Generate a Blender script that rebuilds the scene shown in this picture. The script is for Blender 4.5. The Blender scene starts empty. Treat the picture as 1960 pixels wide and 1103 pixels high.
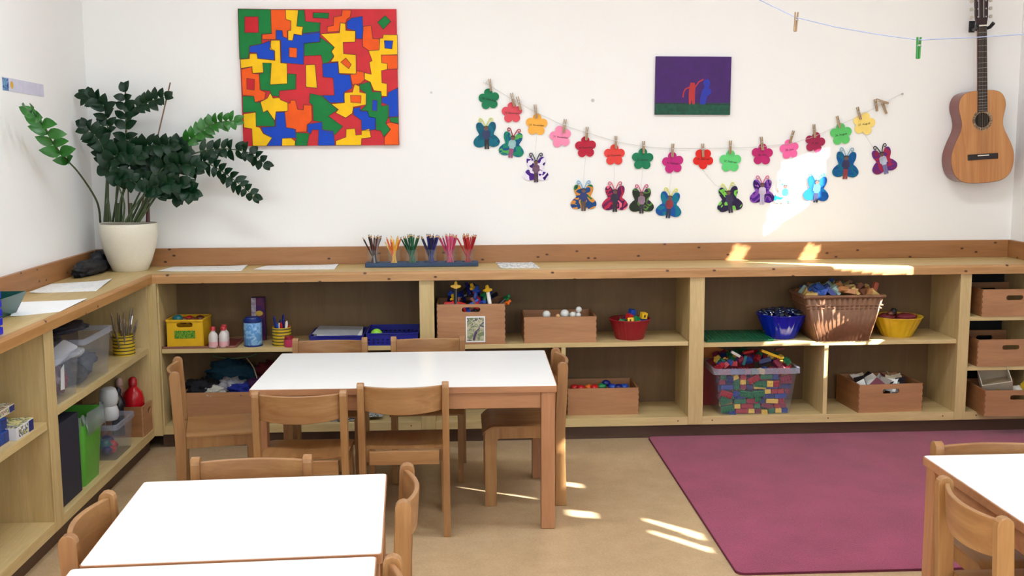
import bpy, bmesh, math, random
from mathutils import Vector, Matrix, noise
random.seed(7)
PI = math.pi
COL = bpy.context.scene.collection
R_ = math.radians

# ------------------------------------------------------------------ camera solve (room coordinates, metres)
CF, CYAW, CPIT, CROL = 2080.3181, -.0495, -.1326, .0058
CAM = Vector((1.9163, -5.8323, 1.5314))
RM = (Matrix.Rotation(CYAW, 3, 'Z') @ Matrix.Rotation(CPIT, 3, 'X') @ Matrix.Rotation(CROL, 3, 'Y'))
def U(px, py, **k):
    """point of the room seen at photo pixel (px, py) on the plane x=, y= or z="""
    d = RM @ Vector(((px - 980) / CF, 1, -(py - 551.5) / CF))
    a, v = list(k.items())[0]; i = 'xyz'.index(a)
    return CAM + d * ((v - CAM[i]) / d[i])

# ------------------------------------------------------------------ materials
def H(s):
    s = s.lstrip('#'); r = []
    for i in (0, 2, 4):
        c = int(s[i:i+2], 16) / 255
        r.append(c / 12.92 if c <= .04045 else ((c + .055) / 1.055) ** 2.4)
    return (*r, 1)
MATS = {}
def base_mat(name):
    m = bpy.data.materials.new(name); m.use_nodes = True
    return m, m.node_tree, m.node_tree.nodes['Principled BSDF']
def nn(nt, t, **k):
    n = nt.nodes.new(t)
    for a, v in k.items(): setattr(n, a, v)
    return n
def coords(nt, scale=(1, 1, 1), jitter=True):
    tc = nn(nt, 'ShaderNodeTexCoord'); mp = nn(nt, 'ShaderNodeMapping'); mp.inputs['Scale'].default_value = scale
    if jitter:
        oi = nn(nt, 'ShaderNodeObjectInfo'); ad = nn(nt, 'ShaderNodeVectorMath', operation='ADD')
        mu = nn(nt, 'ShaderNodeVectorMath', operation='SCALE'); mu.inputs['Scale'].default_value = 13.7
        cx = nn(nt, 'ShaderNodeCombineXYZ')
        for i in range(3): nt.links.new(oi.outputs['Random'], cx.inputs[i])
        nt.links.new(cx.outputs[0], mu.inputs[0]); nt.links.new(tc.outputs['Object'], ad.inputs[0]); nt.links.new(mu.outputs[0], ad.inputs[1])
        nt.links.new(ad.outputs[0], mp.inputs[0])
    else: nt.links.new(tc.outputs['Object'], mp.inputs[0])
    return mp.outputs[0]
def plain(name, col, rough=.5, spec=.5, var=.06, scale=30, bump=0, trans=0, metal=0, coat=0, ior=1.45, alpha=None):
    if name in MATS: return MATS[name]
    m, nt, b = base_mat(name); c = H(col)
    v = coords(nt); ns = nn(nt, 'ShaderNodeTexNoise'); ns.inputs['Scale'].default_value = scale; ns.inputs['Detail'].default_value = 3
    nt.links.new(v, ns.inputs['Vector'])
    rp = nn(nt, 'ShaderNodeValToRGB')
    rp.color_ramp.elements[0].position = .3; rp.color_ramp.elements[1].position = .7
    rp.color_ramp.elements[0].color = tuple(x * (1 - var) for x in c[:3]) + (1,)
    rp.color_ramp.elements[1].color = tuple(min(1, x * (1 + var)) for x in c[:3]) + (1,)
    nt.links.new(ns.outputs[0], rp.inputs[0]); nt.links.new(rp.outputs[0], b.inputs['Base Color'])
    b.inputs['Roughness'].default_value = rough; b.inputs['Specular IOR Level'].default_value = spec
    b.inputs['Metallic'].default_value = metal; b.inputs['Coat Weight'].default_value = coat
    if trans: b.inputs['Transmission Weight'].default_value = trans; b.inputs['IOR'].default_value = ior
    if alpha is not None: b.inputs['Alpha'].default_value = alpha
    if bump:
        bp = nn(nt, 'ShaderNodeBump'); bp.inputs['Strength'].default_value = bump; bp.inputs['Distance'].default_value = .003
        nt.links.new(ns.outputs[0], bp.inputs['Height']); nt.links.new(bp.outputs[0], b.inputs['Normal'])
    MATS[name] = m; return m
def wood(name, ca, cb, axis='x', rough=.45, scale=22, stretch=.09, knots=None, coat=0, knot_scale=4.5):
    if name in MATS: return MATS[name]
    m, nt, b = base_mat(name)
    sc = {'x': (stretch, 1, 1), 'y': (1, stretch, 1), 'z': (1, 1, stretch)}[axis]
    v = coords(nt, sc); ns = nn(nt, 'ShaderNodeTexNoise'); ns.inputs['Scale'].default_value = scale
    ns.inputs['Detail'].default_value = 5; ns.inputs['Distortion'].default_value = 1.2; nt.links.new(v, ns.inputs['Vector'])
    rp = nn(nt, 'ShaderNodeValToRGB'); e = rp.color_ramp.elements
    e[0].position = .3; e[1].position = .7; e[0].color = H(ca); e[1].color = H(cb)
    nt.links.new(ns.outputs[0], rp.inputs[0]); out = rp.outputs[0]
    n2 = nn(nt, 'ShaderNodeTexNoise'); n2.inputs['Scale'].default_value = 160; n2.inputs['Detail'].default_value = 2; nt.links.new(v, n2.inputs['Vector'])
    mx = nn(nt, 'ShaderNodeMix', data_type='RGBA', blend_type='MULTIPLY'); mx.inputs['Factor'].default_value = .25
    nt.links.new(out, mx.inputs[6]); nt.links.new(n2.outputs[0], mx.inputs[7]); out = mx.outputs[2]
    if knots:
        kv = coords(nt); sx = nn(nt, 'ShaderNodeSeparateXYZ'); nt.links.new(kv, sx.inputs[0]); cb_ = nn(nt, 'ShaderNodeCombineXYZ')
        sq = nn(nt, 'ShaderNodeMath', operation='MULTIPLY'); sq.inputs[1].default_value = .6
        nt.links.new(sx.outputs['XYZ'.index(axis.upper())], sq.inputs[0]); nt.links.new(sq.outputs[0], cb_.inputs[0]); nt.links.new(sx.outputs[2], cb_.inputs[1])
        vo = nn(nt, 'ShaderNodeTexVoronoi', voronoi_dimensions='2D'); vo.inputs['Scale'].default_value = knot_scale
        nt.links.new(cb_.outputs[0], vo.inputs['Vector'])
        kr = nn(nt, 'ShaderNodeValToRGB'); k = kr.color_ramp.elements
        k[0].position = .030; k[0].color = (0, 0, 0, 1); k[1].position = .062; k[1].color = (1, 1, 1, 1)
        nt.links.new(vo.outputs['Distance'], kr.inputs[0])
        mk = nn(nt, 'ShaderNodeMix', data_type='RGBA'); mk.inputs[6].default_value = H(knots)
        nt.links.new(kr.outputs[0], mk.inputs['Factor']); nt.links.new(out, mk.inputs[7]); out = mk.outputs[2]
    nt.links.new(out, b.inputs['Base Color']); b.inputs['Roughness'].default_value = rough
    b.inputs['Coat Weight'].default_value = coat; b.inputs['Coat Roughness'].default_value = .25
    MATS[name] = m; return m
def clear(name, tint='#dfe6e6', rough=.12, mix=.78):
    """thin walled clear plastic: mostly see-through with a milky gloss"""
    if name in MATS: return MATS[name]
    m, nt, b = base_mat(name); b.inputs['Base Color'].default_value = H(tint); b.inputs['Roughness'].default_value = rough
    tr = nn(nt, 'ShaderNodeBsdfTransparent'); tr.inputs[0].default_value = (.97, .98, .98, 1); ms = nn(nt, 'ShaderNodeMixShader'); ms.inputs[0].default_value = mix
    nt.links.new(b.outputs[0], ms.inputs[1]); nt.links.new(tr.outputs[0], ms.inputs[2])
    nt.links.new(ms.outputs[0], nt.nodes['Material Output'].inputs['Surface']); MATS[name] = m; return m
def patchy(name, cols, scale=18, rough=.5, seed=0.):
    """sheet painted in blotches of several colours"""
    if name in MATS: return MATS[name]
    m, nt, b = base_mat(name); tc = nn(nt, 'ShaderNodeTexCoord'); mp = nn(nt, 'ShaderNodeMapping')
    mp.inputs['Location'].default_value = (seed, seed * 1.7, seed * .6)
    nt.links.new(tc.outputs['Object'], mp.inputs[0]); ns = nn(nt, 'ShaderNodeTexNoise'); ns.inputs['Scale'].default_value = scale
    ns.inputs['Detail'].default_value = 1.5; ns.inputs['Distortion'].default_value = 1.5; nt.links.new(mp.outputs[0], ns.inputs['Vector'])
    rp = nn(nt, 'ShaderNodeValToRGB'); el = rp.color_ramp.elements; n = len(cols)
    ps = [.36 + .28 * i / max(1, n - 1) for i in range(n)]
    el[0].position = ps[0]; el[0].color = H(cols[0]); el[1].position = ps[-1]; el[1].color = H(cols[-1])
    for p, c in list(zip(ps, cols))[1:-1]: q = el.new(p); q.color = H(c)
    rp.color_ramp.interpolation = 'CONSTANT' if n > 2 else 'LINEAR'
    nt.links.new(ns.outputs[0], rp.inputs[0]); nt.links.new(rp.outputs[0], b.inputs['Base Color'])
    b.inputs['Roughness'].default_value = max(rough, .5); b.inputs['Specular IOR Level'].default_value = .2; MATS[name] = m; return m

BEECH = wood('beech', '#98683f', '#b08452', 'z', .4, 18)
BEECHX = wood('beech_cross', '#98683f', '#b48858', 'x', .38, 18)
BEECHY = wood('beech_deep', '#956438', '#ab7d4c', 'y', .38, 18)
TABLEW = wood('table_beech', '#a9734f', '#c08a62', 'x', .45, 18)
TABLEWZ = wood('table_beech_upright', '#a9734f', '#c08a62', 'z', .45, 18)
BOXW = wood('box_beech', '#a97650', '#bd8a61', 'x', .5, 16)
BOXY = wood('box_beech_side', '#8f5f39', '#a87448', 'y', .5, 16)
DARKEND = plain('end_grain', '#6b4426', .7)
SHELF = wood('shelf_ply', '#cdb27a', '#dcc48f', 'x', .5, 20)
SHELFZ = wood('shelf_ply_upright', '#c9ae77', '#d9c08b', 'z', .5, 20)
SHELFY = wood('shelf_ply_deep', '#cdb27a', '#dcc48f', 'y', .5, 20)
BACKP = wood('shelf_back_shaded', '#6e5331', '#795d39', 'z', .6, 14)  # shade of the unlit bays is put into this ply's colour
TOPX = wood('worktop_ply', '#c4a66c', '#d4b97f', 'x', .4, 20)
TOPY = wood('worktop_ply_deep', '#c4a66c', '#d4b97f', 'y', .4, 20)
EDGEX = wood('pine_edge', '#b3824f', '#c99b67', 'x', .45, 18, knots='#4a2512', knot_scale=9)
EDGEY = wood('pine_edge_deep', '#a9773f', '#c08f55', 'y', .45, 18, knots='#4a2512', knot_scale=9)
PINEX = wood('pine_board', '#9a683c', '#ac784a', 'x', .45, 14, knots='#45210f', knot_scale=9)
PINEY = wood('pine_board_deep', '#9a683c', '#ac784a', 'y', .45, 14, knots='#45210f', knot_scale=9)
PLINTH = wood('plinth_brown', '#4b3426', '#5a4030', 'x', .5, 14)
PEGW = wood('peg_wood', '#a98c6c', '#c4a684', 'z', .6, 40)
WHITE = plain('white_laminate', '#f4f6f6', .22, .5, .01, 5)
PAPER = plain('white_paper', '#f0f1f3', .7, .3, .02)
METAL = plain('steel', '#b9b9bb', .3, .5, .03, metal=1)

# ------------------------------------------------------------------ mesh helpers
class MB:
    def __init__(s): s.bm = bmesh.new(); s.mi = 0
    def _m(s, fs):
        for f in fs: f.material_index = s.mi
    def box(s, x0, x1, y0, y1, z0, z1, M=None):
        v = [s.bm.verts.new(p) for p in ((x0,y0,z0),(x1,y0,z0),(x1,y1,z0),(x0,y1,z0),(x0,y0,z1),(x1,y0,z1),(x1,y1,z1),(x0,y1,z1))]
        if M: 
            for q in v: q.co = M @ q.co
        s._m([s.bm.faces.new([v[i] for i in f]) for f in ((3,2,1,0),(4,5,6,7),(0,1,5,4),(1,2,6,5),(2,3,7,6),(3,0,4,7))]); return s
    def tube(s, pts, r, n=8, cap=True):
        pts = [Vector(p) for p in pts]; rs = r if isinstance(r, (list, tuple)) else [r] * len(pts); rings = []
        up = None
        for i, p in enumerate(pts):
            t = (pts[min(i+1, len(pts)-1)] - pts[max(i-1, 0)]).normalized()
            if up is None: up = t.orthogonal().normalized()
            up = (up - t * up.dot(t)); up = up.normalized() if up.length > 1e-6 else t.orthogonal().normalized()
            b = t.cross(up)
            rings.append([s.bm.verts.new(p + (up * math.cos(2*PI*k/n) + b * math.sin(2*PI*k/n)) * rs[i]) for k in range(n)])
        fs = []
        for a, b in zip(rings, rings[1:]):
            for k in range(n): fs.append(s.bm.faces.new((a[k], a[(k+1)%n], b[(k+1)%n], b[k])))
        if cap: fs.append(s.bm.faces.new(rings[0][::-1])); fs.append(s.bm.faces.new(rings[-1]))
        s._m(fs); return s
    def lathe(s, prof, n=32, M=None, flute=0, nf=0):
        rings = []
        for (r, z) in prof:
            if r < 1e-6: rings.append([s.bm.verts.new((0, 0, z))])
            else: rings.append([s.bm.verts.new((r*(1+flute*math.cos(nf*2*PI*k/n))*math.cos(2*PI*k/n), r*(1+flute*math.cos(nf*2*PI*k/n))*math.sin(2*PI*k/n), z)) for k in range(n)])
        if M:
            for rr in rings:
                for v in rr: v.co = M @ v.co
        fs = []
        for a, b in zip(rings, rings[1:]):
            for k in range(n):
                q = [a[k % len(a)], a[(k+1) % len(a)], b[(k+1) % len(b)], b[k % len(b)]]
                u = []
                for v in q:
                    if v not in u: u.append(v)
                if len(u) > 2:
                    try: fs.append(s.bm.faces.new(u))
                    except ValueError: pass
        s._m(fs); return s
    def prism(s, poly, d0, d1, plane='xz', M=None, holes=()):
        """extrude an outline (with holes) between depths d0 and d1; plane xz -> depth is y, xy -> z, yz -> x"""
        def mk(p, d): return Vector({'xz': (p[0], d, p[1]), 'xy': (p[0], p[1], d), 'yz': (d, p[0], p[1])}[plane])
        fs = []; loops = [list(poly)] + [list(h) for h in holes]; sides = []
        for d in (d0, d1):
            es = []; sv = []
            for lp in loops:
                vs = [s.bm.verts.new(mk(p, d)) for p in lp]; sv.append(vs)
                es += [s.bm.edges.new((vs[i], vs[(i+1) % len(vs)])) for i in range(len(vs))]
            sides.append(sv)
            if holes or len(poly) > 4:
                g = bmesh.ops.triangle_fill(s.bm, use_beauty=True, use_dissolve=False, edges=es)
                fs += [f for f in g['geom'] if isinstance(f, bmesh.types.BMFace)]
            else: fs.append(s.bm.faces.new(sv[0]))
        for a, b in zip(*sides):
            for i in range(len(a)): fs.append(s.bm.faces.new((a[i], a[(i+1) % len(a)], b[(i+1) % len(b)], b[i])))
        if M:
            for sv in sides:
                for lp in sv:
                    for v in lp: v.co = M @ v.co
        s._m(fs); return s
    def blob(s, c, r, amp=.2, f=3., seed=0, sub=3, flat=None):
        g = bmesh.ops.create_icosphere(s.bm, subdivisions=sub, radius=1); r = Vector(r)
        for v in g['verts']:
            n = noise.noise(v.co * f + Vector((seed*7.3, seed*3.1, seed))); n2 = noise.noise(v.co * f * 2.7 + Vector((seed, seed*5.3, 2)))
            p = v.co * (1 + amp * n + amp * .6 * n2); v.co = Vector((p.x*r.x, p.y*r.y, p.z*r.z)) + Vector(c)
            if flat is not None: v.co.z = max(v.co.z, flat)
        s._m({f for v in g['verts'] for f in v.link_faces}); return s
    def build(s, name, mats, parent=None, smooth=False, bevel=0, seg=2, loc=None, normals=True):
        if normals: bmesh.ops.recalc_face_normals(s.bm, faces=s.bm.faces)
        me = bpy.data.meshes.new(name); s.bm.to_mesh(me); s.bm.free()
        for m in (mats if isinstance(mats, (list, tuple)) else [mats]): me.materials.append(m)
        o = bpy.data.objects.new(name, me); COL.objects.link(o)
        if smooth:
            for p in me.polygons: p.use_smooth = True
            if smooth != 'all': me.set_sharp_from_angle(angle=R_(40))
        if bevel:
            b = o.modifiers.new('bevel', 'BEVEL'); b.width = bevel; b.segments = seg; b.limit_method = 'ANGLE'; b.angle_limit = R_(40); b.harden_normals = False
        if parent: o.parent = parent
        if loc is not None: o.location = loc
        return o
def tag(o, label, cat, group=None, kind=None):
    o['label'] = label; o['category'] = cat
    if group: o['group'] = group
    if kind: o['kind'] = kind
    return o
def thing(name, label, cat, loc=(0, 0, 0), rz=0, group=None, rot=None):
    o = bpy.data.objects.new(name, None); COL.objects.link(o); o.location = loc
    o.rotation_euler = rot if rot else (0, 0, rz); o.empty_display_size = .05
    return tag(o, label, cat, group)
def struct(o): o['kind'] = 'structure'; return o
def copy_tree(o, parent=None):
    c = o.copy(); COL.objects.link(c); c.parent = parent
    for ch in [x for x in COL.objects if x.parent == o]: copy_tree(ch, c)
    return c
def rrect(x0, x1, z0, z1, r, n=4):
    out = []
    for cx, cz, a in ((x1-r, z1-r, 0), (x0+r, z1-r, 90), (x0+r, z0+r, 180), (x1-r, z0+r, 270)):
        for i in range(n+1): t = R_(a + 90*i/n); out.append((cx + r*math.cos(t), cz + r*math.sin(t)))
    return out
def circle(cx, cz, r, n=10): return [(cx + r*math.cos(2*PI*i/n), cz + r*math.sin(2*PI*i/n)) for i in range(n)]
def text_mesh(name, s, size, mat, parent, loc, rot, ext=.0004):
    cu = bpy.data.curves.new(name, 'FONT'); cu.body = s; cu.size = size; cu.align_x = 'CENTER'; cu.align_y = 'CENTER'; cu.extrude = ext
    t = bpy.data.objects.new(name, cu); COL.objects.link(t); bpy.context.view_layer.update()
    me = bpy.data.meshes.new_from_object(t.evaluated_get(bpy.context.evaluated_depsgraph_get()))
    COL.objects.unlink(t); bpy.data.objects.remove(t)
    o = bpy.data.objects.new(name, me); COL.objects.link(o); me.materials.clear(); me.materials.append(mat)
    o.parent = parent; o.location = loc; o.rotation_euler = rot; return o
def smooth_path(pts, n=6):
    pts = [Vector(p) for p in pts]; out = []
    for i in range(len(pts)-1):
        p0, p1, p2, p3 = pts[max(i-1, 0)], pts[i], pts[i+1], pts[min(i+2, len(pts)-1)]
        for k in range(n):
            t = k/n; out.append(.5*((2*p1) + (p2-p0)*t + (2*p0-5*p1+4*p2-p3)*t*t + (3*p1-p0-3*p2+p3)*t**3))
    out.append(pts[-1]); return out

# ------------------------------------------------------------------ room shell
W, ZT, TC, HS, ZB, DEP = 4.9594, .8945, .0464, .0938, .072, .3945
FR = -.3745                      # front plane of the shelf units
ROOMY, CEIL = -8.2, 3.0
def wall_mat():
    m, nt, b = base_mat('wall_paint'); v = coords(nt, jitter=False)
    ns = nn(nt, 'ShaderNodeTexNoise'); ns.inputs['Scale'].default_value = 60; ns.inputs['Detail'].default_value = 4; nt.links.new(v, ns.inputs['Vector'])
    bp = nn(nt, 'ShaderNodeBump'); bp.inputs['Strength'].default_value = .25; bp.inputs['Distance'].default_value = .002
    nt.links.new(ns.outputs[0], bp.inputs['Height']); nt.links.new(bp.outputs[0], b.inputs['Normal'])
    vo = nn(nt, 'ShaderNodeTexVoronoi'); vo.inputs['Scale'].default_value = 2.6; nt.links.new(v, vo.inputs['Vector'])
    r = nn(nt, 'ShaderNodeValToRGB'); e = r.color_ramp.elements; e[0].position = .018; e[0].color = H('#c3c3bf'); e[1].position = .03; e[1].color = H('#f3f3f2')
    nt.links.new(vo.outputs['Distance'], r.inputs[0]); nt.links.new(r.outputs[0], b.inputs['Base Color'])
    b.inputs['Roughness'].default_value = .75; b.inputs['Specular IOR Level'].default_value = .25; return m
WALL = wall_mat()
def floor_mat():
    m, nt, b = base_mat('linoleum'); v = coords(nt, jitter=False)
    ns = nn(nt, 'ShaderNodeTexNoise'); ns.inputs['Scale'].default_value = 9; ns.inputs['Detail'].default_value = 8; ns.inputs['Roughness'].default_value = .75; nt.links.new(v, ns.inputs['Vector'])
    n2 = nn(nt, 'ShaderNodeTexNoise'); n2.inputs['Scale'].default_value = 120; n2.inputs['Detail'].default_value = 3; nt.links.new(v, n2.inputs['Vector'])
    ad = nn(nt, 'ShaderNodeMath', operation='MULTIPLY_ADD'); ad.inputs[1].default_value = .45; nt.links.new(n2.outputs[0], ad.inputs[0])
    ml = nn(nt, 'ShaderNodeMath', operation='MULTIPLY'); ml.inputs[1].default_value = .55; nt.links.new(ns.outputs[0], ml.inputs[0]); nt.links.new(ml.outputs[0], ad.inputs[2])
    r = nn(nt, 'ShaderNodeValToRGB'); e = r.color_ramp.elements; e[0].position = .38; e[0].color = H('#b59a76'); e[1].position = .62; e[1].color = H('#c6ab87')
    nt.links.new(ad.outputs[0], r.inputs[0]); nt.links.new(r.outputs[0], b.inputs['Base Color'])
    b.inputs['Roughness'].default_value = .2; b.inputs['Specular IOR Level'].default_value = .5
    bp = nn(nt, 'ShaderNodeBump'); bp.inputs['Strength'].default_value = .06; bp.inputs['Distance'].default_value = .002
    nt.links.new(ns.outputs[0], bp.inputs['Height']); nt.links.new(bp.outputs[0], b.inputs['Normal']); return m
struct(MB().box(-.1, W+.1, ROOMY, .1, -.06, 0).build('floor', floor_mat()))
struct(MB().box(-.1, W+.1, ROOMY, .1, CEIL, CEIL+.1).build('ceiling', WALL))
struct(MB().box(-.1, W+.1, 0, .12, 0, CEIL).build('wall_back', WALL))
struct(MB().box(-.12, 0, ROOMY, 0, 0, CEIL).build('wall_left', WALL))
def wall_with(name, x0, x1, u0, u1, z0, z1, opens, plane):
    mb = MB(); us = sorted({u0, u1, *[a for o in opens for a in o[:2]]}); zs = sorted({z0, z1, *[a for o in opens for a in o[2:]]})
    for a, b in zip(us, us[1:]):
        for c, d in zip(zs, zs[1:]):
            if any(o[0] <= (a+b)/2 <= o[1] and o[2] <= (c+d)/2 <= o[3] for o in opens): continue
            if plane == 'yz': mb.box(x0, x1, a, b, c, d)
            else: mb.box(a, b, x0, x1, c, d)
    return struct(mb.build(name, WALL))
#SUNBLOCK#
RWIN = [(-3.3, -.52, 1.0, 2.55), (-7.7, -5.7, 1.02, 2.5)]
BWIN = [(.5, 2.3, .9, 2.4), (2.7, 4.5, .9, 2.4)]
wall_with('wall_right', W, W+.12, ROOMY, 0, 0, CEIL, RWIN, 'yz')
wall_with('wall_front', ROOMY-.12, ROOMY, -.1, W+.1, 0, CEIL, BWIN, 'xz')
FRAME = plain('window_white', '#e9e9e6', .4)
GLASS = clear('window_glass', '#eef4f6', .02, .92)
def window(n, u0, u1, z0, z1, plane, at):
    mb = MB(); t = .05
    def bx(a, b, c, d, e=.02):
        if plane == 'yz': mb.box(at+.06-e, at+.06+e, a, b, c, d)
        else: mb.box(a, b, at-.06-e, at-.06+e, c, d)
    bx(u0, u1, z0, z0+t); bx(u0, u1, z1-t, z1); bx(u0, u0+t, z0+t, z1-t); bx(u1-t, u1, z0+t, z1-t)
    if n > 1: bx((u0+u1)/2-t/2, (u0+u1)/2+t/2, z0+t, z1-t)
    o = struct(mb.build('window_%d' % n, FRAME)); mb = MB(); bx(u0+t, u1-t, z0+t, z1-t, .003); mb.build('pane', GLASS, o); return o

# sun slits in an unseen blind added to shape sunlight at window_1: every slit is where its ray leaves the room
SUN = Vector((-.80, .45, -.50)).normalized()
def sun_hole(pts):
    out = []
    for p in pts:
        p = Vector(p); t = (W - .02 - p.x) / SUN.x; q = p + SUN * t; out.append((q.y, q.z))
    return out
window(1, *RWIN[0], 'yz', W); window(2, *RWIN[1], 'yz', W); window(3, *BWIN[0], 'xz', ROOMY); window(4, *BWIN[1], 'xz', ROOMY)
BLIND = plain('sun_mask_fabric', '#d8d4c8', .8)
slits = [
    [(2.67, -1.56, 0), (2.865, -1.755, 0), (2.865, -1.84, 0), (2.67, -1.60, 0)],
    [(2.66, -1.69, 0), (2.865, -1.915, 0), (2.865, -1.975, 0), (2.66, -1.73, 0)],
    [(2.37, -1.05, 0), (2.46, -1.10, 0), (2.46, -1.15, 0), (2.37, -1.11, 0)],
    [(2.37, -1.44, 0), (2.47, -1.48, 0), (2.47, -1.55, 0), (2.37, -1.52, 0)],
    [(3.68, 0, 1.42), (3.93, 0, 1.50), (3.87, 0, 1.22), (3.58, 0, 1.02)],
    [(3.42, -.12, .893), (4.20, -.36, .893), (4.26, -.395, .893), (4.26, -.395, .850), (4.10, -.395, .850), (3.85, -.395, .885)],
    [(3.50, -.345, .502), (3.76, -.32, .502), (3.76, -.375, .502), (3.50, -.375, .502)],
    [(3.76, -.375, .505), (4.05, -.375, .505), (4.05, -.375, .482), (3.76, -.375, .482)],
    [(4.05, -.33, .502), (4.24, -.335, .502), (4.24, -.375, .490), (4.05, -.375, .490)],
    [(3.775, -.37, .53), (3.80, -.37, .53), (3.77, -.37, .70), (3.755, -.37, .70)],
    [(4.055, -.37, .54), (4.09, -.37, .54), (4.125, -.37, .72), (4.075, -.37, .70)],
    [(3.815, -.37, .14), (3.83, -.37, .14), (3.83, -.37, .46), (3.815, -.37, .46)],
    [(3.39, -.02, .91), (3.42, -.02, .985), (3.50, -.02, .96), (3.50, -.05, .897), (3.40, -.05, .897)],
    [(3.78, -.02, .91), (3.82, -.02, .985), (3.90, -.02, .96), (3.90, -.05, .897), (3.79, -.05, .897)],
    [(2.36, -1.385, .08), (2.36, -1.35, .08), (2.34, -1.35, .26), (2.34, -1.385, .28)],
    [(3.64, -.33, .30), (3.67, -.33, .30), (3.68, -.33, .37), (3.63, -.33, .375)],
]
holes = [sun_hole(s) for s in slits]
y0, y1, z0, z1 = RWIN[0]
def inside(p, poly):
    c = False; n = len(poly)
    for i in range(n):
        (x1, y1_), (x2, y2_) = poly[i], poly[i-1]
        if (y1_ > p[1]) != (y2_ > p[1]) and p[0] < (x2-x1)*(p[1]-y1_)/(y2_-y1_)+x1: c = not c
    return c
mb = MB(); cs = .01; ny = int((y1-y0+.1)/cs); nz = int((z1-z0+.1)/cs)
for j in range(nz):
    zc = z0-.05+cs*j; run = None
    for i in range(ny+1):
        solid = i < ny and not any(inside((y0-.05+cs*(i+.5), zc+cs/2), h) for h in holes)
        if solid and run is None: run = i
        if not solid and run is not None: mb.box(W-.024, W-.02, y0-.05+cs*run, y0-.05+cs*i, zc, zc+cs); run = None
bl = mb.build('sun_mask_blind', BLIND); tag(bl, 'unseen added blind with gaps that shape the sun, over the right-hand window', 'blind')
for h in holes:
    for (yy, zz) in h:
        if not (y0 < yy < y1 and z0 < zz < z1): print('HOLE OUT', round(yy, 2), round(zz, 2))

# splash boards on the worktop
zs = ZT + HS
struct(MB().box(.02, W-.02, -.02, 0, ZT, zs).build('trim_1', PINEX, bevel=.002))
struct(MB().box(0, .02, -3.4, 0, ZT, zs).build('trim_2', PINEY, bevel=.002))
struct(MB().box(W-.02, W, -2.0, 0, ZT, zs).build('trim_3', PINEY, bevel=.002))

# ------------------------------------------------------------------ worktop
wt = thing('worktop', 'pale wooden worktop running round the corner over the shelf units, pine front edge', 'worktop', (0, 0, ZT-TC))
LF = -3.4
dl = .3954
MB().box(dl-.02, W-.02, -DEP+.02, -.0, 0, TC).build('board', TOPX, wt)
MB().box(.0, dl-.02, LF, -.0, 0, TC).build('board', TOPY, wt)
def nosing(rx): return [(0, 0), (.02, 0), (.02, TC-.008), (.017, TC-.0025), (.012, TC), (0, TC)]
prof = [(0, 0), (-.02, 0), (-.02, TC-.012), (-.0165, TC-.004), (-.009, TC), (0, TC)]
mb = MB(); 
mb.prism([(-DEP+.02+a, z) for a, z in prof], dl, W-.02, 'yz'); mb.build('front_edge', EDGEX, wt)
mb = MB(); mb.prism([(dl-.02-a, z) for a, z in prof], LF, -DEP+.02, 'xz'); mb.build('front_edge', EDGEY, wt)

# ------------------------------------------------------------------ shelf units
ZU = ZT - TC - .0005
BASE = .115
def unit_back(x0, x1, name, label, shelves, t0=.037, t1=.037, divs=(), post=None, back=None):
    u = thing(name, label, 'shelf unit', (x0, 0, 0), group='low open shelf units under the worktop')
    w = x1 - x0
    MB().box(0, t0, FR+.002, -.002, ZB, ZU).build('side_panel', SHELFZ, u)
    MB().box(w-t1, w, FR+.002, -.002, ZB, ZU).build('side_panel', SHELFZ, u)
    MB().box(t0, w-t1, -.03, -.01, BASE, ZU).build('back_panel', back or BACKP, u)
    MB().box(t0, w-t1, FR, -.01, ZB, BASE).build('bottom_board', SHELF, u, bevel=.0015)
    MB().box(.0, w-.0, -.345, -.325, 0, ZB).build('plinth', PLINTH, u)
    for i, z in enumerate(shelves): MB().box(t0+.002, w-t1-.002, FR+.008, -.03, z-.022, z).build('shelf', SHELF, u, bevel=.001)
    for (dx, z) in divs: MB().box(dx-x0-.011, dx-x0+.011, FR+.01, -.03, BASE, z-.022).build('divider', SHELFZ, u, bevel=.001)
    if post: MB().box(post[0]-x0, post[1]-x0, FR-.003, FR+.002, ZB+.003, ZU).build('face_strip', SHELFZ, u, bevel=.001)
    for sx in (.09, w/2, w-.09): MB().tube([(sx, FR-.0008, .095), (sx, FR+.004, .095)], .004, 8).build('screw', DARKEND, u)
    return u
X1a, X1b, X2a, X2b, X3a, X3b = 1.7174, 1.7912, 3.0981, 3.1743, 4.512, 4.5699
m1, m2, m3 = (X1a+X1b)/2, (X2a+X2b)/2, (X3a+X3b)/2
unit_back(.40, m1, 'shelf_unit', 'low pale shelf unit in the left corner behind the long white table, holding craft supplies', [.512], t0=.018, t1=m1-X1a, post=(X1a, X1b))
unit_back(m1, m2, 'shelf_unit', 'low pale shelf unit under the butterfly garland with three lidless boxes and a red basket', [.512], t0=X1b-m1, t1=m2-X2a, divs=[(2.45, .512)], post=(X2a, X2b))
unit_back(m2, m3, 'shelf_unit', 'low pale shelf unit behind the red carpet holding the brown wicker basket', [.5025], t0=X2b-m2, t1=m3-X3a, divs=[(3.822, .5025)], post=(X3a, X3b))
unit_back(m3, W-.02, 'shelf_unit', 'narrow shelf unit in the right corner below the guitar with three stacked wooden boxes', [.621, .356], t0=X3b-m3, t1=.018, back=plain('back_dark_shade', '#15120f', .8))  # back coloured black to stand for the shade inside this corner unit
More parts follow.
